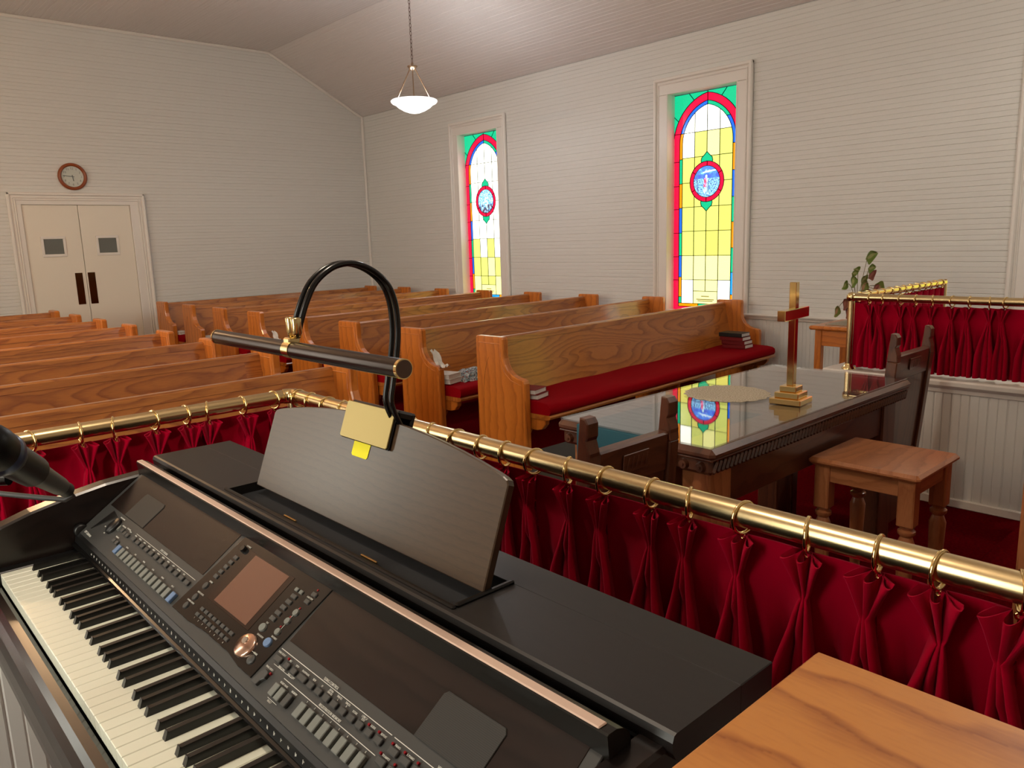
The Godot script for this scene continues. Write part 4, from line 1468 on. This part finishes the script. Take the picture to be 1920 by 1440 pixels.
	part(p, "pivot_cap", MB.new().place(Transform3D(Basis(Vector3(1, 0, 0), PI / 2), Vector3(0.352, 0.783, -1.722))).lathe([Vector2(0.0135, 0.0), Vector2(0.0135, 0.010), Vector2(0.011, 0.0125), Vector2(0.0002, 0.0125)], 20), M.black)
	# front edge of the control panel with its row of icons
	b = mb(2)
	b.prism(PackedVector2Array([Vector2(0.347, 0.781), Vector2(0.3415, 0.776), Vector2(0.3385, 0.762), Vector2(0.3405, 0.7595), Vector2(0.346, 0.7595), Vector2(0.36, 0.775)]), 2, -1.72, -0.42)
	var lip := part(p, "panel_lip", b, M.black)
	b = mb(2)
	b.prism(PackedVector2Array([Vector2(0.3405, 0.7605), Vector2(0.3345, 0.7590), Vector2(0.3325, 0.7550), Vector2(0.3355, 0.7515), Vector2(0.352, 0.7515), Vector2(0.352, 0.7605)]), 2, -1.72, -0.42)
	obj("lower_bar", b, M.blackmetal, lip)
	b = MB.new()
	var fr := Transform3D(Basis(Vector3(0, 0, 1), Vector3(0.2095, 0.9778, 0), Vector3(-0.9778, 0.2095, 0)), Vector3(0.3400, 0.769, 0))
	b.place(fr)
	for k in 62:
		var z := -1.60 + 0.0182 * k
		var hh := 0.0016 + 0.0009 * absf(sin(k * 2.3))
		b.box(Vector3(z - 0.0014, -hh, 0.0002), Vector3(z - 0.0006, hh, 0.0006))
		b.box(Vector3(z + 0.0003, -hh + 0.0012 * (k % 3), 0.0002), Vector3(z + 0.0017, hh * 0.6, 0.0006))
	var ic := obj("icon_row", b, M.print, lip)
	ic.set_meta("kind", "stuff")
	panel(p)
	# music rest
	var pl := PackedVector2Array([Vector2(-1.405, 0.0), Vector2(-0.727, 0.0)])
	for e in [[-0.727, 0.143], [-0.731, 0.1495], [-0.74, 0.153]]:
		pl.append(Vector2(e[0], e[1]))
	for i in 15:
		var z := -0.755 - 0.622 * i / 14.0
		pl.append(Vector2(z, 0.1865 - 0.030 * pow((z + 1.066) / 0.311, 2.0)))
	for e in [[-1.392, 0.153], [-1.401, 0.1495], [-1.405, 0.143]]:
		pl.append(Vector2(e[0], e[1]))
	b = mb(0)
	b.place(PR)
	b.prism(pl, 2, -0.013, 0.0, 0.0015)
	part(p, "music_rest", b, M.rest, "arched brown music rest leaning back on the lid")


func panel(p: Node3D) -> void:
	var c := part(p, "control_panel", pbox(-1.72, -0.42, 0.0, 0.1635, -0.012, 0.0, 0.001), M.plastic)
	obj("wood_inlay", pbox(-1.706, -1.2085, 0.0775, 0.1630, -0.001, 0.0008, 0.0003), M.rose, c)
	obj("wood_inlay", pbox(-0.9085, -0.436, 0.0785, 0.1630, -0.001, 0.0008, 0.0003), M.rose, c)
	for z in [[-1.6125, -1.506], [-0.6255, -0.5235]]:
		var g := PackedVector2Array([Vector2(z[0], 0.0785), Vector2(z[1], 0.0785), Vector2(z[1], 0.130), Vector2(z[1] - 0.005, 0.1355), Vector2(z[0] + 0.005, 0.1355), Vector2(z[0], 0.130)])
		obj("speaker_grille", mb(0).place(PT).prism(g, 2, 0.0, 0.0022, 0.0006), M.grille, c)
	var gl := PackedVector2Array([Vector2(-1.2075, 0.0145), Vector2(-1.14, 0.0145), Vector2(-1.08, 0.019), Vector2(-1.0, 0.019), Vector2(-0.96, 0.0145), Vector2(-0.9205, 0.0145), Vector2(-0.9095, 0.1625), Vector2(-1.1915, 0.1625)])
	var g := obj("display_plate", mb(0).place(PT).prism(gl, 2, -0.001, 0.0020, 0.0006), M.gloss, c)
	g.set_meta("label", "glossy black plate round the display")
	obj("display_bezel", pbox(-1.146, -0.998, 0.0555, 0.1490, 0.0, 0.0026, 0.0003), mat(Color(0.15, 0.11, 0.095), 0.12), c)
	obj("display", pbox(-1.124, -1.0115, 0.0592, 0.1465, 0.0, 0.0030, 0.0002), M.lcd, c)
	# buttons: a helper that makes one raised button with a shadow gap
	var btn := func(s: float, t: float, ws: float, wt: float, m: Material, h := 0.0042) -> void:
		var bb := pbox(s - ws / 2, s + ws / 2, t - wt / 2, t + wt / 2, 0.0, h, 0.0009)
		obj("button", bb, m, c)
	var gap := pbox(-1.5, -1.49, 0.05, 0.051, -0.002, -0.001)
	gap.v.clear()
	gap.n.clear()
	gap.t.clear()
	for i in 5:
		btn.call(-1.170 + 0.0012 * i, 0.088 + 0.0098 * i, 0.012, 0.0068, M.button)
		btn.call(-0.971 + 0.0008 * i, 0.088 + 0.0098 * i, 0.014, 0.0068, M.button)
	for i in 8:
		for j in 2:
			btn.call(-1.130 + 0.0151 * i, 0.0300 + 0.0098 * j, 0.0112, 0.0058, M.button)
	for e in [[-0.974, 0.1372], [-0.961, 0.1372]]:
		btn.call(e[0], e[1], 0.0085, 0.006, M.grey)
	for e in [[-0.933, 0.144], [-0.935, 0.131]]:
		btn.call(e[0], e[1], 0.012, 0.0065, M.button)
	for e in [[-1.174, 0.068, 0.0062, 0.0062], [-1.173, 0.046, 0.006, 0.006], [-1.176, 0.029, 0.006, 0.006], [-0.945, 0.031, 0.0075, 0.0068]]:
		obj("round_button", pround(e[0], e[1], e[2], e[3], 0.004), M.plastic, c)
	for e in [[-0.938, 0.111], [-0.940, 0.096], [-0.941, 0.078]]:
		obj("round_button", pround(e[0], e[1], 0.0056, 0.0052, 0.0044), M.grey, c)
	obj("round_button", pround(-0.975, 0.071, 0.0075, 0.0062, 0.0046), M.grey, c)
	obj("round_button", pround(-0.942, 0.060, 0.0078, 0.0068, 0.0046), M.blue, c).set_meta("label", "pale blue round button")
	obj("contrast_knob", pround(-1.164, 0.144, 0.0062, 0.0055, 0.008), M.black, c)
	var d := obj("data_dial", pround(-0.977, 0.040, 0.0205, 0.0175, 0.006), M.dial, c)
	d.set_meta("label", "shiny copper coloured data dial")
	obj("dimple", pround(-0.982, 0.0445, 0.0062, 0.0052, 0.0072), M.steel, c)
	obj("volume_wheel", pround(-1.607, 0.050, 0.0155, 0.0175, 0.007), M.black, c)
	obj("round_button", pround(-1.580, 0.054, 0.0035, 0.0065, 0.0042), M.grey, c)
	var sl := PackedVector2Array([Vector2(-1.684, 0.020), Vector2(-1.632, 0.067), Vector2(-1.668, 0.073)])
	obj("slider_slot", mb(0).place(PT).prism(sl, 2, 0.0, 0.0012, 0.0004), M.black, c)
	for e in [[-1.561, 0.054], [-1.543, 0.0525], [-1.528, 0.0525], [-1.554, 0.0315], [-1.538, 0.0315]]:
		btn.call(e[0], e[1], 0.0115, 0.0078, M.button)
	for i in 12:
		btn.call(-1.4955 + 0.0245 * i, 0.0545, 0.0155, 0.0078, M.button)
	for i in 14:
		btn.call(-1.510 + 0.02177 * i, 0.0235, 0.0135, 0.0175, M.blue if i == 0 or i == 13 else M.grey, 0.006)
	for i in 13:
		var ss: float = [-0.899, -0.875, -0.856, -0.834, -0.812, -0.793, -0.774, -0.756, -0.737, -0.718, -0.700, -0.681, -0.662][i]
		btn.call(ss, 0.0528, [0.0165, 0.0115, 0.0115, 0.0185][i] if i < 4 else 0.0125, 0.0082, M.button)
	for i in 9:
		btn.call(-0.634 + 0.0215 * i, 0.0535, 0.0155, 0.0080, M.button)
		btn.call(-0.640 + 0.0215 * i, 0.0385, 0.0155, 0.0080, M.button)
	for i in 3:
		btn.call([-0.861, -0.846, -0.828][i], 0.0228, 0.0115, 0.0165, M.grey if i < 2 else M.button, 0.0058)
	for i in 8:
		btn.call(-0.796 + 0.01857 * i, 0.0242, 0.0128, 0.0190, M.grey, 0.0062)
	var rs := PackedVector2Array([Vector2(-0.911, 0.0125), Vector2(-0.898, 0.0125), Vector2(-0.8965, 0.020), Vector2(-0.892, 0.025), Vector2(-0.893, 0.033), Vector2(-0.903, 0.0345), Vector2(-0.908, 0.028)])
	obj("reset_button", mb(0).place(PT).prism(rs, 2, 0.0, 0.005, 0.0008), M.button, c)
	for e in [[-0.882, 0.0605], [-0.8915, 0.0335], [-0.689, 0.0595], [-0.669, 0.0600], [-0.642, 0.0595], [-0.620, 0.0600], [-0.648, 0.0450], [-0.6215, 0.0450], [-0.5965, 0.060], [-0.9375, 0.1185], [-0.941, 0.1025], [-0.9435, 0.0855], [-0.934, 0.1515], [-0.575, 0.060], [-0.60, 0.0450], [-0.875, 0.0535]]:
		obj("indicator_lamp", pround(e[0], e[1], 0.0017, 0.0017, 0.0030), M.led, c)
	# printed lines and lettering
	var ln := MB.new()
	ln.place(PT)
	for e in [[-1.507, -1.215, 0.0645, 0.0652], [-0.911, -0.652, 0.0650, 0.0658], [-0.647, -0.45, 0.0650, 0.0658], [-0.865, -0.654, 0.0392, 0.0400], [-0.866, -0.842, 0.0112, 0.0118], [-0.902, -0.852, 0.0448, 0.0453]]:
		ln.box(Vector3(e[0], e[2], 0.0), Vector3(e[1], e[3], 0.0006))
	ln.box(Vector3(-0.9395, 0.083, 0.0), Vector3(-0.9388, 0.118, 0.0028))
	ln.box(Vector3(-0.956, 0.0395, 0.0), Vector3(-0.943, 0.0400, 0.0028))
	obj("printed_lines", ln, M.print, c).set_meta("kind", "stuff")
	var tx := [["SONG CONTROL", 0.0046, -0.783, 0.0685], ["REGISTRATION MEMORY", 0.0044, -0.752, 0.0428], ["STYLE CONTROL", 0.0046, -1.362, 0.0685], ["VOICE", 0.0046, -0.565, 0.0685], ["SONG SELECT", 0.0031, -0.899, 0.0604], ["REC", 0.0031, -0.874, 0.0598], ["STOP", 0.0031, -0.856, 0.0598], ["PLAY/PAUSE", 0.0031, -0.834, 0.0598], ["REW", 0.0031, -0.812, 0.0598], ["FF", 0.0031, -0.793, 0.0598], ["EXTRA", 0.0030, -0.774, 0.0622], ["TRACKS", 0.0030, -0.774, 0.0592], ["TRACK2", 0.0030, -0.755, 0.0622], ["L", 0.0030, -0.755, 0.0592], ["TRACK1", 0.0030, -0.736, 0.0622], ["R", 0.0030, -0.736, 0.0592], ["SCORE", 0.0031, -0.718, 0.0598], ["LYRICS/", 0.0030, -0.700, 0.0622], ["TEXT", 0.0030, -0.700, 0.0592], ["GUIDE", 0.0031, -0.680, 0.0598], ["REPEAT", 0.0031, -0.659, 0.0598], ["PIANO", 0.0031, -0.632, 0.0598], ["E.PIANO", 0.0031, -0.609, 0.0598], ["TRUMPET", 0.0031, -0.637, 0.0448], ["NEW SONG", 0.0029, -0.879, 0.0464], ["SYNC START", 0.0029, -0.853, 0.0464], ["PIANO RESET", 0.0029, -0.899, 0.0378], ["REGIST BANK", 0.0029, -0.853, 0.0342], ["MEMORY", 0.0029, -0.826, 0.0342], ["SELECT", 0.0029, -0.854, 0.0090], ["EXIT", 0.0030, -0.973, 0.0790], ["ENTER", 0.0030, -0.945, 0.0398], ["DATA ENTRY", 0.0030, -0.965, 0.0605], ["INTERNET", 0.0030, -0.937, 0.0692], ["FUNCTION", 0.0030, -0.935, 0.1368], ["CONTRAST", 0.0030, -1.158, 0.1518], ["MIXING", 0.0030, -1.168, 0.0768], ["DIRECT ACCESS", 0.0028, -1.167, 0.0548], ["CHANNEL ON/OFF", 0.0026, -1.172, 0.0372], ["MASTER VOLUME", 0.0029, -1.600, 0.0705], ["FADE IN/OUT", 0.0029, -1.566, 0.0608], ["METRONOME", 0.0028, -1.541, 0.0625], ["TRANSPOSE", 0.0029, -1.552, 0.0392], ["TEMPO", 0.0028, -1.527, 0.0605], ["MIN", 0.0026, -1.633, 0.0400], ["MAX", 0.0026, -1.613, 0.0300]]
	for e in tx:
		ptext(e[0], e[1], Vector2(e[2], e[3]), c)
	for i in 11:
		ptext(["INTRO", "INTRO II", "MAIN A", "MAIN B", "MAIN C", "MAIN D", "ENDING", "BREAK", "ACMP", "OTS LINK", "SYNC"][i], 0.0028, Vector2(-1.4955 + 0.0245 * i, 0.0610), c)
	for i in 8:
		ptext(str(i + 1), 0.003, Vector2(-0.796 + 0.01857 * i, 0.0362), c)
		ptext(str(i + 1), 0.003, Vector2(-1.130 + 0.0151 * i, 0.0238), c)
	for i in 6:
		ptext(["BALLAD", "ROCK", "SWING", "LATIN", "PIANIST", "WALTZ"][i], 0.0028, Vector2(-1.485 + 0.047 * i, 0.0365), c)
	ptext("CVP Clavinova", 0.0068, Vector2(-1.668, 0.0095), c)


func lamp() -> void:
	var l := thing("music_lamp", "black and brass clip on music lamp arching over the music rest", "lamp", PR * Vector3(-1.07, 0.19, 0.0))
	var o := -l.position
	var P := func(called: String, b: MB, m: Material) -> void:
		obj(called, b, m, l).position = o
	var b := mb(0)
	b.place(PR)
	b.prism(PackedVector2Array([Vector2(-1.142, 0.140), Vector2(-1.006, 0.140), Vector2(-1.003, 0.143), Vector2(-1.003, 0.199), Vector2(-1.006, 0.202), Vector2(-1.142, 0.202), Vector2(-1.145, 0.199), Vector2(-1.145, 0.143)]), 2, 0.0045, 0.0075, 0.0008)
	P.call("brass_plate", b, M.plate)
	b = mb(0)
	b.place(PR)
	b.box(Vector3(-1.144, 0.139, 0.0012), Vector3(-1.001, 0.202, 0.0046), 0.001)
	b.box(Vector3(-1.144, 0.190, -0.030), Vector3(-1.001, 0.205, 0.002), 0.004)
	b.box(Vector3(-1.144, 0.150, -0.034), Vector3(-1.001, 0.205, -0.026), 0.003)
	P.call("clamp_body", b, M.blackmetal)
	# bent double stem in a plane across the keyboard
	var pts := [Vector2(0.668, 1.055), Vector2(0.652, 1.095), Vector2(0.657, 1.129), Vector2(0.666, 1.168), Vector2(0.671, 1.199), Vector2(0.672, 1.226), Vector2(0.669, 1.254), Vector2(0.659, 1.279), Vector2(0.640, 1.298), Vector2(0.615, 1.311), Vector2(0.590, 1.315), Vector2(0.564, 1.309), Vector2(0.538, 1.291), Vector2(0.522, 1.266), Vector2(0.511, 1.240), Vector2(0.503, 1.216)]
	for dz in [-0.0145, 0.0015]:
		var cv := Curve3D.new()
		for i in pts.size():
			var a: Vector2 = pts[maxi(i - 1, 0)]
			var c: Vector2 = pts[mini(i + 1, pts.size() - 1)]
			var t := Vector3(c.x - a.x, c.y - a.y, 0) / 6.0
			cv.add_point(Vector3(pts[i].x, pts[i].y, -1.0 + dz), -t, t)
		var path := []
		for q in cv.tessellate_even_length(5, 0.008):
			path.append(q)
		P.call("stem", MB.new().tube(path, 0.0044, 12), M.blackmetal)
	b = MB.new()
	for dz in [-0.0145, 0.0015]:
		b.lathe([Vector2(0.003, 1.2155), Vector2(0.0055, 1.218), Vector2(0.0075, 1.223), Vector2(0.0072, 1.236), Vector2(0.0078, 1.242), Vector2(0.0064, 1.244), Vector2(0.0040, 1.244)], 18, Vector3(0.503, 0, -1.0 + dz))
	P.call("stem_sockets", b, M.brass)
	b = MB.new()
	b.tube([Vector3(0.4965, 1.199, -1.016), Vector3(0.4965, 1.199, -0.996)], 0.0125, 24)
	b.box(Vector3(0.489, 1.208, -1.015), Vector3(0.507, 1.2165, -0.997), 0.002)
	P.call("swivel_joint", b, M.brass)
	P.call("lamp_tube", MB.new().tube([Vector3(0.4965, 1.199, -1.264), Vector3(0.4965, 1.199, -0.732)], 0.0116, 32), M.lampbody)
	for z in [[-1.267, -1.262], [-0.735, -0.7305]]:
		P.call("end_rim", MB.new().tube([Vector3(0.4965, 1.199, z[0]), Vector3(0.4965, 1.199, z[1])], 0.0121, 32), M.gold)
	P.call("end_cap", MB.new().tube([Vector3(0.4965, 1.199, -0.7305), Vector3(0.4965, 1.199, -0.7295)], 0.0106, 32), mat(Color(0.40, 0.33, 0.29), 0.3, 0.7))
	b = mb(0)
	b.place(PR)
	b.prism(PackedVector2Array([Vector2(-1.106, 0.1175), Vector2(-1.103, 0.1145), Vector2(-1.061, 0.1145), Vector2(-1.058, 0.1175), Vector2(-1.056, 0.145), Vector2(-1.106, 0.145)]), 2, 0.0004, 0.0009)
	tag(obj("paper_tag", b, mat(Color(0.92, 0.88, 0.03), 0.6)), "small bright yellow paper tag under the lamp clamp", "tag")


func microphone() -> void:
	var right := Basis(Vector3.UP, YAW) * Basis(Vector3.RIGHT, PITCH) * Basis(Vector3(0, 0, 1), ROLL)
	# the tail end of the microphone and the way it points, in the place's own axes
	var tail := Vector3(0.202, 1.057, -1.065)
	var up := Vector3(-0.509, 0.546, 0.665).normalized()
	var sd := up.cross(Vector3.UP).normalized()
	var m := thing("microphone", "dark handheld microphone at the left edge in a stand clip", "microphone", tail)
	m.basis = Basis(sd, up, sd.cross(up))
	obj("handle", MB.new().lathe([Vector2(0.0002, -0.002), Vector2(0.0105, -0.002), Vector2(0.0112, 0.002), Vector2(0.0125, 0.03), Vector2(0.0165, 0.095), Vector2(0.0185, 0.112), Vector2(0.0225, 0.126)], 28), mat(Color(0.27, 0.28, 0.27), 0.42), m)
	obj("collar", MB.new().lathe([Vector2(0.0222, 0.125), Vector2(0.0245, 0.128), Vector2(0.0248, 0.136), Vector2(0.0238, 0.140)], 28), mat(Color(0.24, 0.28, 0.38), 0.3, 0.6), m)
	obj("grille", MB.new().lathe([Vector2(0.0238, 0.139), Vector2(0.0255, 0.150), Vector2(0.0255, 0.160), Vector2(0.023, 0.172), Vector2(0.016, 0.181), Vector2(0.0002, 0.184)], 28), M.mesh, m)
	obj("connector", MB.new().lathe([Vector2(0.0055, -0.024), Vector2(0.0095, -0.018), Vector2(0.0095, -0.002)], 20), M.black, m)
	obj("switch", mb(0).box(Vector3(-0.004, 0.04, 0.0105), Vector3(0.004, 0.054, 0.0165), 0.001), M.grey, m)
	var s := thing("microphone_stand", "black microphone stand mostly outside the left edge, clip under the microphone", "stand", Vector3(-0.02, 0.0, -1.10))
	var o := -s.position
	var grip := tail + up * 0.095
	var b := MB.new()
	b.tube([grip - up * 0.03, grip + up * 0.03], [0.0185, 0.0205], 16, false, false)
	obj("clip", b, mat(Color(0.05, 0.05, 0.05), 0.4), s).position = o
	b = MB.new()
	b.tube([grip + (right * Vector3(-0.012, -0.016, 0)), grip + (right * Vector3(-0.10, -0.02, 0)), Vector3(-0.02, 1.02, -1.10), Vector3(-0.02, 0.03, -1.10)], 0.008, 12)
	obj("boom", b, M.blackmetal, s).position = o
	obj("base", MB.new().lathe([Vector2(0.13, 0.0), Vector2(0.13, 0.012), Vector2(0.02, 0.03), Vector2(0.001, 0.03)], 28), M.blackmetal, s)
	var path := []
	var t0 := tail - up * 0.022
	for q in [[0, 0, 0], [0.006, -0.006, 0], [-0.004, -0.011, 0.0], [-0.030, -0.009, 0.0], [-0.060, -0.006, 0.0], [-0.10, -0.002, 0.0], [-0.16, 0.0, 0.0], [-0.24, -0.04, 0.0]]:
		path.append(t0 + right * Vector3(q[0], q[1], q[2]))
	tag(obj("microphone_cable", MB.new().tube(path, 0.0034, 10), mat(Color(0.22, 0.22, 0.215), 0.5)), "grey cable leaving the tail of the microphone", "cable")


func desk() -> void:
	var d := thing("oak_desk", "light striped oak desk top at the lower right corner, close to us", "desk", Vector3(0.2, 0, 0.15))
	var o := -d.position
	obj("top", mb(2).box(Vector3(-0.15, 0.957, -0.277), Vector3(0.592, 0.990, 0.62), 0.003), M.lightoak, d).position = o
	obj("body", mb(1).box(Vector3(-0.12, 0.0, -0.245), Vector3(0.56, 0.957, 0.59), 0.004), M.midoak, d).position = o


# ---------------------------------------------------------------- scene
const YAW := -0.736936
const PITCH := -0.183569
const ROLL := -0.031759
const LAMP := 0.55
const WIN := 1.7


func _ready() -> void:
	rng.seed = 5
	var cam := Camera3D.new()
	cam.name = "camera"
	cam.position = Vector3(0, 1.34, 0)
	cam.basis = Basis(Vector3.UP, YAW) * Basis(Vector3.RIGHT, PITCH) * Basis(Vector3(0, 0, 1), ROLL)
	cam.fov = rad_to_deg(2.0 * atan(720.0 / 1447.68))
	cam.near = 0.02
	cam.far = 60.0
	add_child(cam)
	cam.current = true
	var we := WorldEnvironment.new()
	we.name = "environment"
	var e := Environment.new()
	e.background_mode = Environment.BG_COLOR
	e.background_color = Color(0.75, 0.82, 0.9)
	e.tonemap_mode = Environment.TONE_MAPPER_LINEAR
	e.tonemap_exposure = 1.65
	e.sdfgi_enabled = true
	e.ssao_enabled = true
	e.ssil_enabled = true
	we.environment = e
	add_child(we)
	materials()
	window_materials()
	room()
	pendant(Vector3(4.5, 2.64, -6.2), "glowing white glass bowl pendant hanging on a chain by the far window")
	for q in [[Vector3(0.5, 2.64, -6.2), "left rear", Color(1.0, 0.80, 0.58), 2.2], [Vector3(4.5, 2.64, -0.6), "right front", Color(1, 0.97, 0.93), 1.0], [Vector3(0.5, 2.64, -1.2), "left front", Color(1.0, 0.92, 0.82), 1.3]]:
		pendant(q[0], "white bowl pendant outside the picture, %s of the room" % q[1], q[2], q[3])
	clock()
	pews()
	rails()
	table()
	chair("dark oak chancel chair standing at the left end of the communion table", Vector3(1.338, 0, -1.26), 0.366)
	chair("dark oak chancel chair at the right end of the table before the curtain", Vector3(3.265, 0, -1.30), 0.406)
	stool()
	plant()
	piano()
	lamp()
	microphone()
	desk()


func window_materials() -> void:
	var mot := noise_tex(0.16, Color(0.80, 0.80, 0.80), Color(1.0, 1.0, 1.0), 256, 8)
	for c in [["lime", Color(0.88, 0.90, 0.44), 1.15], ["gold", Color(0.92, 0.88, 0.40), 1.15], ["cream", Color(0.96, 0.95, 0.60), 1.3], ["white", Color(0.98, 0.98, 0.90), 2.0], ["red", Color(0.93, 0.02, 0.24), 1.0], ["green", Color(0.03, 0.74, 0.52), 1.0], ["orange", Color(1.0, 0.58, 0.03), 1.0], ["blue", Color(0.12, 0.42, 0.95), 1.0], ["sky", Color(0.10, 0.62, 1.0), 1.0]]:
		M["g_" + c[0]] = glow(c[1], WIN * c[2] * 0.6, mot)
	M.l_yellow = glow(Color(0.98, 0.985, 0.93), WIN * 5.4, mot)
	M.grille = mat(Color.WHITE, 0.6)
	var im := Image.create(16, 16, false, Image.FORMAT_RGB8)
	for j in 16:
		for i in 16:
			var q := Vector2(fposmod(i + (4 if j >= 8 else 0), 8) - 3.5, fposmod(j, 8) - 3.5).length()
			im.set_pixel(i, j, Color(0.025, 0.025, 0.025) if q < 2.4 else Color(0.145, 0.135, 0.125))
	var dots := ImageTexture.create_from_image(im)
	M.grille.albedo_texture = dots
	M.grille.uv1_scale = Vector3(250, 250, 1)
	M.mesh = mat(Color(0.8, 0.83, 0.9), 0.4, 0.7)
	M.mesh.albedo_texture = dots
	M.mesh.uv1_scale = Vector3(300, 300, 1)
	M.dial = mat(Color(0.80, 0.66, 0.58), 0.22, 1.0)
	M.plate = mat(Color(0.62, 0.55, 0.36), 0.38, 1.0)
	M.fall = mat(Color(0.10, 0.095, 0.085), 0.22)
	M.keyslip = M.rose.duplicate()
	M.keyslip.roughness = 0.25
